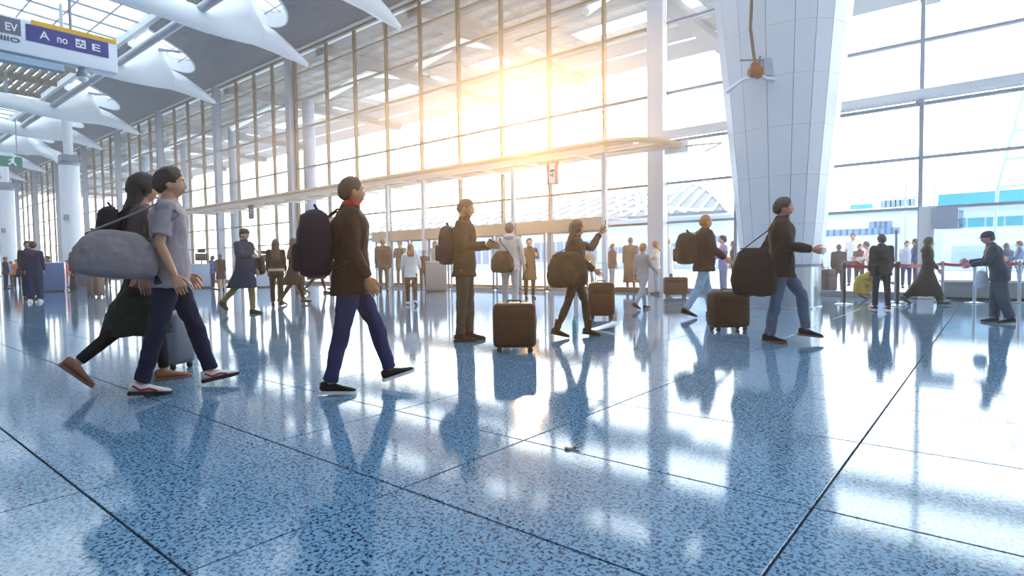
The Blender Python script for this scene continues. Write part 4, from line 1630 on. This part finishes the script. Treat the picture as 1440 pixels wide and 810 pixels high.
suitcase(gp(238, 517), RYAW - .42, .60, .52, .27, (104, 112, 126), 'grey hard shell suitcase behind the legs of the walking couple at left', handle=.42, soft_=False, grooves=5)

# -- the man walking left of centre, flare tint put into jacket and skin
def red_collar(J):
    T, F = J['T'], J['F']
    cl = MB()
    loft(cl, [(T(.012, 0, .545), F, Yv, .070, .078), (T(.016, 0, .585), F, Yv, .074, .077), (T(.020, 0, .612), F, Yv, .070, .073)], 20)
    cl.build('collar', cloth((196, 52, 44)), J['root'], smooth='all')


J = make_person(497, 549, 243, 3, 'man in dark brown jacket with red collar and blue jeans striding left of centre', top='jacket', tc=(66, 48, 38), bot='jeans', bc=(54, 68, 112), shoes=(36, 30, 34), sole=(226, 226, 230),
                hair='crop', hc=(84, 54, 30), skin=(190, 128, 84), legs=((27, 12), (-11, 3)), foot=(-14, 3), arms=((6, 8, 22, 4), (2, 10, 24, 4)), near=2, bulk=1.12, head=(14, -2), extra=red_collar)
backpack(J, (58, 48, 62), 'dark purple backpack on the man in blue jeans left of centre', 1.12, .22, deep=1.25, x=-.25)

# -- centre: the sun flare's brown and orange are put into clothes and skin
J = make_person(655, 479, 277, -12, 'man standing in brown jacket and grey trousers, looking at a phone, centre', top='jacket', tc=(92, 64, 44), bot='trousers', bc=(110, 98, 86), shoes=(78, 48, 30), sole=(60, 40, 28), boot=.10,
                hair='crop', hc=(120, 76, 40), skin=(200, 140, 92), legs=((3, 3), (-2, 2)), arms=((16, 8, 76, 22), (14, 8, 82, 16)), near=2, head=(0, 16))
held('phone', J, 1, (.15, .075, .012), (40, 36, 36), 'dark phone held by the standing man at centre', 'phone', .10, (0, .0, .02), 30)
backpack(J, (98, 74, 78), 'mauve brown backpack on the standing man with phone', 1.0, .20)

J = make_person(718, 438, 312, 78, 'person in cream hooded jacket and pale trousers seen from behind, above the brown suitcase', top='hoodie', tc=(216, 206, 198), bot='trousers', bc=(206, 194, 186), shoes=(180, 168, 160),
                hair='short', hc=(96, 62, 34), skin=(196, 136, 92), legs=((5, 3), (-5, 4)), arms=((20, 8, 60, 12), (6, 12, 20, 0)), near=1)
side_bag(J, (84, 58, 38), 'brown bag hanging across the back of the person in cream', (.50, .26, .42), (-.24, .10, .98), strap_from=[(-.17, .16, 1.40), (.0, .20, 1.48), (.12, .05, 1.25)], yaw=70)
make_person(745, 420, 334, 280, 'person in brown coat behind the one in cream, near the doors', top='coat', tc=(104, 74, 50), bot='trousers', bc=(90, 70, 54), hair='short', hc=(90, 60, 34), skin=(196, 136, 92), arms=((30, 8, 80, 20), (10, 8, 40, 0)))
suitcase(gp(724, 494), RYAW, .57, .50, .28, (84, 52, 30), 'brown soft suitcase standing alone at the centre of the floor', handle=0.03)

J = make_person(810, 474, 308, 4, 'woman with long brown hair and dark jacket walking right of centre, one hand raised', top='jacket', tc=(84, 58, 38), bot='slim', bc=(98, 80, 60), shoes=(88, 56, 34), boot=.14,
                hair='long', hc=(84, 52, 28), skin=(206, 150, 104), legs=((20, 14), (-17, 6)), foot=(8, 12), arms=((72, 6, 78, 4), (14, 8, 40, 6)), near=2, bulk=1.1, head=(0, 4))
side_bag(J, (78, 54, 34), 'large dark brown shoulder bag on the walking woman right of centre', (.60, .24, .52), (-.14, -.30, 1.02), strap_from=[(-.08, -.20, 1.36), (.0, -.16, 1.46), (.06, -.20, 1.34)])
held('phone', J, 0, (.014, .075, .15), (70, 44, 30), 'phone in the raised hand of the walking woman', 'phone', .10, (.03, 0, .05), 8)
suitcase(gp(846, 448), RYAW - .1, .66, .46, .28, (104, 58, 28), 'rust brown suitcase right behind the walking woman with raised hand', handle=.35)
bo = empty('bottle', gp(808, 467))
tag(bo, 'small teal drink bottle standing on the floor by the walking woman', 'bottle')
MB().lathe([(.034, 0), (.037, .01), (.037, .15), (.030, .18), (.014, .205), (.014, .225)], 14).build('bottle_body', mat('teal_plastic', (120, 178, 190), .2), bo, smooth=True)
MB().lathe([(.017, .222), (.017, .245), (.002, .247)], 12).build('bottle_cap', mat('teal_cap', (60, 120, 140), .4), bo, smooth=True)
pp = empty('folded_paper', gp(850, 463), RYAW + .3)
tag(pp, 'white folded paper lying on the floor beside the rust brown suitcase', 'paper')
sh = MB()
sh.rings([[Vector((x, y, z)) for x, z in ((-.20, .004), (-.05, .03), (.10, .06), (.20, .11), (.205, .105), (.10, .05), (-.05, .02), (-.20, .0))] for y in (-.12, .12)])
sh.build('sheet', mat('white_paper', (232, 232, 236), .7), pp)
MB().rings([[Vector((x, y, z)) for x, z in ((-.18, .008), (-.02, .045), (.12, .085), (.13, .08), (-.02, .036), (-.18, .004))] for y in (-.10, .10)]).build('sheet', mat('white_paper', (232, 232, 236)), pp)

# -- group between the centre and the column, flare tint in browns and skin
make_person(861, 406, 342, 20, 'person in brown jacket farthest back in the group by the grey post, left end', top='jacket', tc=(104, 66, 38), bot='trousers', bc=(140, 150, 168), hair='short', hc=(92, 60, 36), bulk=1.25, skin=(190, 132, 92))
make_person(887, 409, 333, 92, 'person in long tan brown coat seen from behind, in the group by the grey post', top='longcoat', tc=(124, 94, 72), bot='slim', bc=(104, 74, 54), hair='short', hc=(88, 62, 44), bulk=1.2, skin=(190, 132, 92))
make_person(904, 435, 340, 48, 'youth in light grey sweatshirt and pale jeans walking away, right of centre', top='shirt', tc=(164, 158, 156), bot='jeans', bc=(158, 168, 180), shoes=(60, 62, 70), hair='short', hc=(176, 112, 48), skin=(206, 146, 100),
            legs=((18, 8), (-20, 16)), foot=(-4, 22), arms=((-14, 8, 16, 0), (16, 8, 40, 6)), near=1)
make_person(923, 414, 338, 186, 'person with auburn hair and white top facing left, behind the youth in grey', top='tee', tc=(224, 216, 212), bot='jeans', bc=(168, 178, 192), hair='bob', hc=(168, 98, 44), skin=(206, 142, 98), arms=((20, 8, 70, 10), (26, 8, 80, 10)))
make_person(939, 406, 335, 88, 'person in pale grey coat seen from behind, beside the post', top='coat', tc=(206, 208, 214), bot='trousers', bc=(104, 104, 112), hair='short', hc=(86, 58, 40), skin=(190, 132, 96))
suitcase(gp(950, 417), RYAW, .56, .66, .30, (74, 44, 28), 'wide dark brown case on the floor in front of the person in pale grey coat', handle=0)
J = make_person(990, 446, 299, 24, 'tall man in dark brown jacket and light blue jeans just left of the column', top='jacket', tc=(72, 48, 36), bot='jeans', bc=(146, 176, 204), shoes=(66, 44, 34), hair='crop', hc=(176, 112, 50), skin=(214, 146, 82),
                legs=((14, 6), (-19, 12)), foot=(0, 16), arms=((20, 8, 60, 14), (14, 12, 40, 8)), near=1, bulk=1.2)
backpack(J, (80, 54, 40), 'big round brown backpack on the tall man left of the column', 1.12, .20, deep=1.5, wide=1.1, x=-.29)
make_person(1017, 420, 330, 196, 'man in lavender shirt facing left beside the column', top='shirt', tc=(156, 158, 216), bot='trousers', bc=(132, 150, 180), hair='short', hc=(36, 30, 36), arms=((26, 8, 80, 18), (14, 8, 60, 10)), skin=(206, 160, 140))
make_person(1032, 408, 338, 170, 'thin person in dark clothes at the left edge of the column', top='jacket', tc=(70, 60, 62), bot='slim', bc=(86, 92, 108), hair='short', hc=(110, 70, 46))

J = make_person(1097, 481, 276, 2, 'man in dark jacket and slate trousers striding in front of the column, towing a case', top='jacket', tc=(56, 42, 38), bot='trousers', bc=(92, 108, 132), shoes=(52, 58, 74), sole=(120, 80, 56), hair='short', hc=(50, 34, 30),
                skin=(196, 130, 110), legs=((33, 26), (-7, 3)), foot=(6, 3), arms=((-30, 8, 6, 4), (18, 10, 62, 8)), near=2, bulk=1.14, head=(0, 4))  # brown cast of the jacket is sun flare put into its colour
side_bag(J, (58, 46, 42), 'big dark shoulder bag on the man striding in front of the column', (.52, .24, .58), (-.30, -.22, .86), strap_from=[(-.16, -.22, 1.34), (.0, -.16, 1.46), (.08, -.20, 1.30)])
cs = suitcase(gp(1024, 465), RYAW + .12, .58, .56, .30, (70, 48, 34), 'dark brown case towed by the man striding in front of the column', handle=0.0)
MB().tube([(.20, .08, .56), (.62, .08, .74), (.62, -.08, .74), (.20, -.08, .56)], .012, 6).build('pull_handle', M_STEEL, cs, smooth=True)

# -- queue at the right
make_person(1151, 408, 340, 10, 'person in dark grey top at the right edge of the column, by a tall case', top='jacket', tc=(58, 58, 68), bot='trousers', bc=(60, 50, 54), hair='bob', hc=(60, 48, 44))
suitcase(gp(1164, 413), RYAW + .2, .72, .36, .28, (92, 82, 84), 'tall dark grey case standing right of the column base', handle=.2)
make_person(1179, 411, 343, 95, 'person in black brown jacket seen from behind, left end of the queue', top='jacket', tc=(52, 38, 36), bot='trousers', bc=(60, 56, 62), hair='short', hc=(36, 30, 32), bulk=1.2)
make_person(1199, 402, 327, 268, 'tall man in white top standing at the back of the queue', top='tee', tc=(226, 228, 234), bot='trousers', bc=(84, 76, 110), hair='short', hc=(48, 36, 36))
make_person(1208, 408, 342, 300, 'person in maroon brown jacket in the queue, left of the dark navy man', top='jacket', tc=(112, 66, 60), bot='trousers', bc=(70, 58, 72), hair='short', hc=(120, 64, 48), arms=((20, 8, 70, 14), (14, 8, 60, 10)))
make_person(1224, 412, 338, 190, 'person in pale pink top in the queue, partly behind the dark navy man', top='shirt', tc=(224, 196, 194), bot='trousers', bc=(196, 160, 164), hair='short', hc=(34, 42, 62), lean=10, arms=((30, 8, 60, 14), (20, 8, 60, 10)))
make_person(1239, 436, 328, 112, 'man in dark navy jacket and trousers seen from behind at the red belt', top='jacket', tc=(36, 38, 50), bot='trousers', bc=(38, 48, 72), shoes=(60, 62, 78), sole=(220, 220, 226), hair='short', hc=(62, 46, 46), legs=((6, 3), (-5, 4)), near=1, bulk=1.15)
make_person(1207, 421, 384, 20, 'person in mustard clothes crouching at the foot of the queue belt', top='coat', tc=(158, 140, 58), bot='trousers', bc=(150, 132, 62), shoes=(150, 110, 84), hair='short', hc=(64, 44, 40), legs=((92, 128), (70, 125)), foot=(10, 30), lean=58, arms=((50, 6, 20, 10), (40, 6, 30, 10)), h=1.42, head=(0, 20))
make_person(1274, 405, 338, 280, 'person with pale scarf standing left of the navy man behind the belt', top='jacket', tc=(196, 206, 226), bot='trousers', bc=(70, 84, 120), hair='short', hc=(60, 48, 52))
make_person(1287, 406, 335, 176, 'man in blue jacket facing left behind the belt', top='jacket', tc=(58, 78, 120), bot='jeans', bc=(62, 82, 124), hair='short', hc=(40, 34, 40))
make_person(1303, 429, 330, 4, 'woman in long black coat and black trousers walking beside the belt', top='longcoat', tc=(28, 30, 38), bot='wide', bc=(26, 28, 36), shoes=(40, 40, 48), hair='bob', hc=(34, 36, 46), legs=((24, 8), (-24, 20)), foot=(-6, 30), arms=((-8, 6, 10, 0), (14, 6, 20, 0)), near=1)
J = make_person(1404, 454, 322, 182, 'person in dark blue jacket, loose blue trousers and dark cap walking left, far right', top='jacket', tc=(48, 72, 104), bot='wide', bc=(72, 96, 124), shoes=(36, 44, 58), hair='cap', hcap=(52, 62, 84), hc=(40, 36, 40),
                skin=(196, 120, 124), legs=((-6, 10), (6, 4)), foot=(6, 0), lean=13, arms=((18, 8, 58, 14), (24, 8, 66, 14)), near=1, bulk=1.1, head=(0, 6))
side_bag(J, (196, 208, 226), 'pale blue bag carried by the person in the dark cap', (.24, .10, .34), (.26, -.16, .80), strap_from=[(.20, -.12, 1.12), (.0, -.12, 1.2)], name='hand_bag')
make_person(1414, 407, 341, 120, 'person in navy with dark hair standing behind the person in the cap', top='jacket', tc=(50, 72, 108), bot='trousers', bc=(52, 76, 112), hair='bob', hc=(52, 56, 74))
make_person(1433, 409, 338, 184, 'man in blue jacket at the right edge of the picture, behind the belt', top='jacket', tc=(74, 100, 140), bot='trousers', bc=(60, 88, 126), hair='short', hc=(60, 44, 48), arms=((20, 8, 70, 14), (14, 8, 60, 10)))

# -- left middle ground
J = make_person(346, 441, 320, 318, 'man in navy coat, khaki trousers and flat cap walking in the left middle ground', top='coat', tc=(42, 58, 86), bot='trousers', bc=(136, 126, 82), shoes=(116, 102, 62), hair='cap', hcap=(92, 70, 58), hc=(60, 44, 36),
                skin=(206, 156, 130), legs=((8, 4), (-22, 26)), foot=(0, 34), arms=((4, 8, 14, 0), (30, 8, 60, 10)), near=1, bulk=1.15)
side_bag(J, (78, 60, 50), 'dark brown bag on the far side of the man in the navy coat', (.34, .16, .38), (.05, .34, .98), strap_from=[(.0, .25, 1.38), (.0, .18, 1.46)])
make_person(390, 430, 335, 84, 'woman in dark brown jacket with pale belt seen from behind, left middle ground', top='jacket', tc=(78, 52, 34), bot='trousers', bc=(82, 60, 44), shoes=(58, 40, 30), hair='long', hc=(92, 58, 34), legs=((6, 3), (-8, 6)), near=1,
            extra=lambda J: MB().rings([[J['pel'] + Vector((rx * math.cos(q), ry * math.sin(q), z)) for q in [2 * PI * t / 24 for t in range(24)]] for z, rx, ry in ((-.02, .150, .205), (.045, .150, .205))]).build('belt', cloth((196, 176, 150)), J['root'], smooth=True))
make_person(414, 428, 333, 16, 'woman with long brown hair in brown coat stepping right, beside the one with pale belt', top='coat', tc=(86, 58, 38), bot='slim', bc=(82, 58, 40), shoes=(70, 48, 34), hair='long', hc=(104, 64, 34), legs=((22, 6), (-18, 16)), foot=(-4, 24), near=1)
make_person(422, 413, 337, 70, 'man in white shirt and grey trousers seen from behind, left of centre', top='shirt', tc=(220, 224, 236), bot='trousers', bc=(116, 116, 126), hair='short', hc=(96, 64, 44), arms=((10, 14, 50, 0), (10, 14, 50, 0)), skin=(196, 140, 106))
make_person(448, 413, 338, 10, 'woman in tan brown coat walking behind the man with purple backpack', top='coat', tc=(122, 78, 44), bot='skirt', bc=(120, 78, 46), skirt=.5, hair='short', hc=(96, 60, 36), legs=((20, 6), (-22, 20)), foot=(0, 26))
make_person(540, 410, 335, 90, 'broad person in brown coat seen from behind, right of the man in blue jeans', top='jacket', tc=(96, 68, 48), bot='trousers', bc=(120, 108, 104), hair='short', hc=(84, 54, 32), bulk=1.45)  # browns from here to the counter hold the sun flare's tint
make_person(564, 404, 338, 250, 'person in brown jacket holding up a phone, far back near the doors', top='jacket', tc=(120, 84, 54), bot='trousers', bc=(104, 74, 50), hair='short', hc=(92, 60, 34), arms=((60, 8, 80, 14), (20, 8, 60, 10)))
make_person(579, 429, 342, 90, 'woman with auburn hair in white jacket and brown trousers seen from behind, near the counter', top='jacket', tc=(228, 222, 220), bot='trousers', bc=(98, 66, 40), shoes=(222, 214, 206), hair='bob', hc=(150, 94, 46), legs=((6, 3), (-12, 14)), foot=(0, 16), arms=((10, 14, 60, 4), (10, 14, 60, 4)), near=1)
make_person(596, 407, 350, 280, 'person in brown jacket bending at the counter near the doors', top='jacket', tc=(112, 76, 46), bot='trousers', bc=(96, 66, 42), hair='short', hc=(110, 70, 38), lean=20)
make_person(613, 404, 338, 262, 'woman with long fair hair standing behind the grey counter', top='shirt', tc=(196, 190, 186), bot='trousers', bc=(120, 92, 66), hair='long', hc=(158, 102, 54), arms=((20, 8, 60, 14), (20, 8, 60, 14)))

# -- far left
make_person(42, 421, 317, 280, 'man in black jacket standing behind the woman in navy, far left', top='jacket', tc=(30, 32, 42), bot='trousers', bc=(36, 44, 66), hair='short', hc=(26, 22, 24), h=2.02, skin=(186, 132, 112))
J = make_person(50, 425, 330, 84, 'woman in navy top and wide navy trousers seen from behind, far left', top='shirt', tc=(34, 52, 88), bot='wide', bc=(36, 60, 100), shoes=(230, 232, 236), sole=(236, 238, 240), hair='short', hc=(40, 32, 34), h=1.93, near=1)
side_bag(J, (44, 52, 74), 'dark bag with beige strap on the woman in navy, far left', (.30, .12, .26), (-.02, .34, .86), strap_from=[(-.17, .14, 1.10), (-.15, -.05, 1.36), (.0, -.13, 1.47), (.13, .05, 1.28)])
make_person(95, 404, 352, 0, 'child in red top standing by the woman in black at far left', top='tee', tc=(196, 48, 58), bot='trousers', bc=(170, 110, 90), hair='bob', hc=(70, 44, 36), h=1.5)
make_person(104, 411, 350, 178, 'woman with long black hair and black dress at far left', top='jacket', tc=(40, 36, 42), bot='skirt', bc=(44, 50, 64), skirt=.95, hair='long', hc=(34, 26, 28), h=1.76)
make_person(70, 405, 352, 180, 'person in dark blue behind the blue counter at far left', top='jacket', tc=(44, 52, 74), bot='trousers', bc=(50, 56, 76), hair='short', hc=(34, 30, 36), h=1.75)
make_person(9, 406, 352, 20, 'person in dark blue at the left edge of the picture', top='jacket', tc=(40, 50, 76), bot='trousers', bc=(44, 56, 84), hair='short', hc=(70, 56, 52), h=1.72)
make_person(25, 405, 356, 270, 'person in orange top among the far crowd at left', top='tee', tc=(212, 110, 62), bot='trousers', bc=(42, 46, 62), hair='short', hc=(44, 34, 36), h=1.6)
make_person(262, 408, 350, 90, 'person in red top at the far desks, behind the man in grey tee shirt', top='tee', tc=(206, 52, 78), bot='trousers', bc=(56, 62, 84), hair='short', hc=(40, 32, 34), h=1.6)
make_person(311, 408, 352, 100, 'person in dark brown coat at the far desks, left of the man in navy coat', top='coat', tc=(64, 46, 40), bot='trousers', bc=(170, 126, 80), hair='short', hc=(42, 34, 34), h=1.6)
make_person(152, 404, 356, 80, 'person in dark clothes at the far desks near the brown luggage', top='jacket', tc=(46, 50, 66), bot='trousers', bc=(44, 50, 66), hair='short', hc=(36, 30, 32), h=1.6)
make_person(60, 404, 354, 60, 'person in dark grey half hidden behind the blue desk at far left', top='jacket', tc=(56, 60, 72), bot='trousers', bc=(50, 54, 70), hair='bob', hc=(40, 32, 32), h=1.6)
make_person(17, 402, 356, 200, 'person in pale blue top among the far crowd, second from the left edge', top='shirt', tc=(150, 176, 214), bot='trousers', bc=(52, 60, 84), hair='short', hc=(46, 38, 38), h=1.55)
make_person(127, 399, 356, 170, 'person in black beside the dark navy desk, left of the brown luggage', top='jacket', tc=(36, 40, 52), bot='trousers', bc=(40, 46, 62), hair='short', hc=(30, 26, 28), h=1.55)
make_person(300, 407, 354, 20, 'person in blue top between the pale desk and the person in dark brown coat', top='tee', tc=(52, 92, 170), bot='trousers', bc=(48, 56, 80), hair='bob', hc=(36, 30, 32), h=1.55)
make_person(466, 406, 346, 170, 'person in tan brown jacket far behind the purple backpack', top='jacket', tc=(128, 86, 52), bot='trousers', bc=(150, 150, 160), hair='short', hc=(84, 54, 32), h=1.6)
make_person(829, 405, 345, 100, 'person in light tan jacket at the doors, right of the walking woman with raised hand', top='jacket', tc=(170, 134, 100), bot='trousers', bc=(130, 120, 118), hair='short', hc=(88, 58, 38), h=1.6)
bake()

# ------------------------------------------------------------------ luggage and desks at the left
suitcase(gp(131, 417), RYAW - .4, .92, .28, .30, (132, 106, 96), 'brown ribbed case, left one of two standing by the far desks', handle=.25, soft_=False, grooves=3)
suitcase(gp(139.5, 418), RYAW - .4, .92, .28, .30, (120, 92, 84), 'brown ribbed case, right one of two standing by the far desks', handle=.25, soft_=False, grooves=3)


def kiosk(px, fy, top_py, w_px, rgb, label, screen=True):
    g = gp(px, fy)
    v = g - Vector((0, 0, CAM_H))
    sc = v.dot(CF) / F_PX
    w = w_px * sc
    h = (fy - top_py) * sc
    r = empty('desk', g, RYAW - math.atan((px - 720) / F_PX) * .8)
    tag(r, label, 'desk')
    d = w * .6
    MB().rbox((0, 0, .06 + (h - .06) / 2), (w, d, h - .06), .03, 2).build('desk_body', mat('desk_%d_%d_%d' % rgb, rgb, .4), r, smooth=True)
    MB().box((0, 0, .03), (w * .92, d * .9, .06)).build('plinth', M_DARK, r)
    MB().rbox((0, 0, h + .02), (w * 1.05, d * 1.08, .045), .012, 1).build('desk_top', M_PALE, r, smooth=True)
    if screen:
        MB().tube([(0, 0, h + .04), (0, .02, h + .28)], .03, 8).build('screen_stem', M_DARK, r)
        MB().rbox((0, -.03, h + .36), (w * .62, .05, .36), .015, 1).build('screen', M_DARK, r, smooth=True)
        MB().rbox((0, .05, h + .66), (w * .40, .05, .18), .012, 1).build('upper_screen', M_DARK, r, smooth=True)
        MB().tube([(0, .03, h + .4), (0, .05, h + .6)], .02, 6).build('upper_stem', M_DARK, r)
    return r


kiosk(285, 405, 372, 26, (166, 186, 210), 'pale blue grey desk with a dark monitor, left of the man in the navy coat')
kiosk(373, 404, 374, 22, (196, 208, 226), 'white desk with a dark monitor, right of the man in the navy coat')
kiosk(77, 410, 370, 26, (78, 104, 150), 'dark blue desk beside the woman in navy at far left', False)
kiosk(116, 402, 372, 26, (48, 66, 100), 'dark navy desk with monitor left of the brown luggage')
kiosk(614, 410, 369, 29, (150, 144, 146), 'grey panelled counter with pale frame near the doors, centre left', False)

# ------------------------------------------------------------------ queue belts at the right
posts = [(1187, 428, (40, 46, 60)), (1262, 430, (40, 46, 60)), (1325, 422, (150, 166, 186)), (1370, 426, (170, 184, 204)), (1433, 426, (170, 184, 204)), (1500, 428, (170, 184, 204))]
pos = [gp(a, b) for a, b, c in posts]
names = ['dark belt post at the left end of the queue', 'dark belt post beside the man in dark navy, right of him', 'silver belt post just right of the woman in black', 'silver belt post left of the person in the dark cap', 'silver belt post right of the person in the dark cap', 'silver belt post beyond the right edge']
for i, (p, (a, b, c)) in enumerate(zip(pos, posts)):
    if i == 5:
        break
    r = empty('belt_post', p)
    tag(r, names[i], 'barrier')
    MB().lathe([(.02, 0), (.18, 0), (.185, .012), (.06, .03), (.034, .04)], 22).build('base', M_STEEL, r, smooth=True)
    MB().lathe([(.034, .03), (.034, .86)], 16).build('post', mat('post_%d_%d_%d' % c, c, .35, .4), r, smooth=True)
    MB().lathe([(.040, .80), (.046, .81), (.046, .92), (.036, .945), (.003, .95)], 16).build('belt_head', M_DARK if i < 2 else M_STEEL, r, smooth=True)
    e = pos[i + 1] - p
    sag = .03
    lo_, hi_ = [], []
    me = MB()
    n = 8
    rows = []
    u = e.normalized()
    w_ = Vector((-u.y, u.x, 0)) * .002
    for t in range(n + 1):
        q = p.lerp(pos[i + 1], t / n) - p
        if t == 0:
            q = u * .045
        if t == n:
            q = e - u * .045
        z = .865 - sag * 4 * (t / n) * (1 - t / n)
        rows.append([q + w_ + Vector((0, 0, z - .035)), q + w_ + Vector((0, 0, z + .035)), q - w_ + Vector((0, 0, z + .035)), q - w_ + Vector((0, 0, z - .035))])
    me.rings(rows)
    me.build('belt', M_RED, r)
sp = gp(1259, 425)
s_ = empty('sign_pole', sp)
tag(s_, 'tall thin grey pole standing beside the dark belt post', 'pole')
MB().lathe([(.02, 0), (.16, 0), (.165, .012), (.03, .03)], 18).build('base', M_STEEL, s_, smooth=True)
MB().tube([(0, 0, .02), (0, 0, 1.62)], .028, 10).build('shaft', M_GREYALU, s_, smooth=True)
MB().ell((0, 0, 1.63), (.04, .04, .05)).build('finial', M_GREYALU, s_, smooth=True)

# a trolley by the group near the post
tr = gp(845, 410)
t_ = empty('luggage_trolley', tr, RYAW + .4)
tag(t_, 'silver luggage trolley beside the person in brown jacket by the doors', 'trolley')
MB().tube([(-.35, -.25, .16), (.45, -.22, .14), (.45, .22, .14), (-.35, .25, .16), (-.35, -.25, .16)], .02, 8).build('deck_frame', M_STEEL, t_, smooth=True)
for y in (-.25, .25):
    MB().tube([(-.35, y, .16), (-.48, y, .6), (-.55, y, 1.0)], .018, 8).build('upright', M_STEEL, t_, smooth=True)
MB().tube([(-.55, -.27, 1.0), (-.55, .27, 1.0)], .024, 8).build('push_bar', M_DARK, t_, smooth=True)
for q in range(4):
    MB().tube([(-.35 + q * .2, -.24, .155), (-.35 + q * .2, .24, .155)], .012, 6).build('deck_bar', M_STEEL, t_)
for x, y in ((.35, 0), (-.32, -.24), (-.32, .24)):
    MB().tube([(x, y - .02, .06), (x, y + .02, .06)], .06, 12).build('wheel', M_BLACK, t_, smooth=True)
    MB().box((x, y, .12), (.05, .03, .08)).build('wheel_fork', M_STEEL, t_)
MB().tube([(-.48, -.24, .6), (-.48, .24, .6)], .014, 6).build('cross_bar', M_STEEL, t_)

# crumbs on the floor
cr = empty('crumpled_wrapper', gp(804, 633))
tag(cr, 'tiny crumpled beige wrapper on the floor right of centre', 'litter')
for i in range(7):
    a = random.uniform(0, 6.28)
    d = random.uniform(.005, .05)
    s0 = random.uniform(.006, .014)
    MB().ell((d * math.cos(a) * 1.2, d * math.sin(a) * .9, s0 * .6), (s0 * 1.5, s0, s0 * .6), None, 6, 4).build('scrap', mat('wrapper_%d' % (i % 3), ((196, 150, 120), (226, 214, 200), (120, 84, 66))[i % 3], .6), cr)
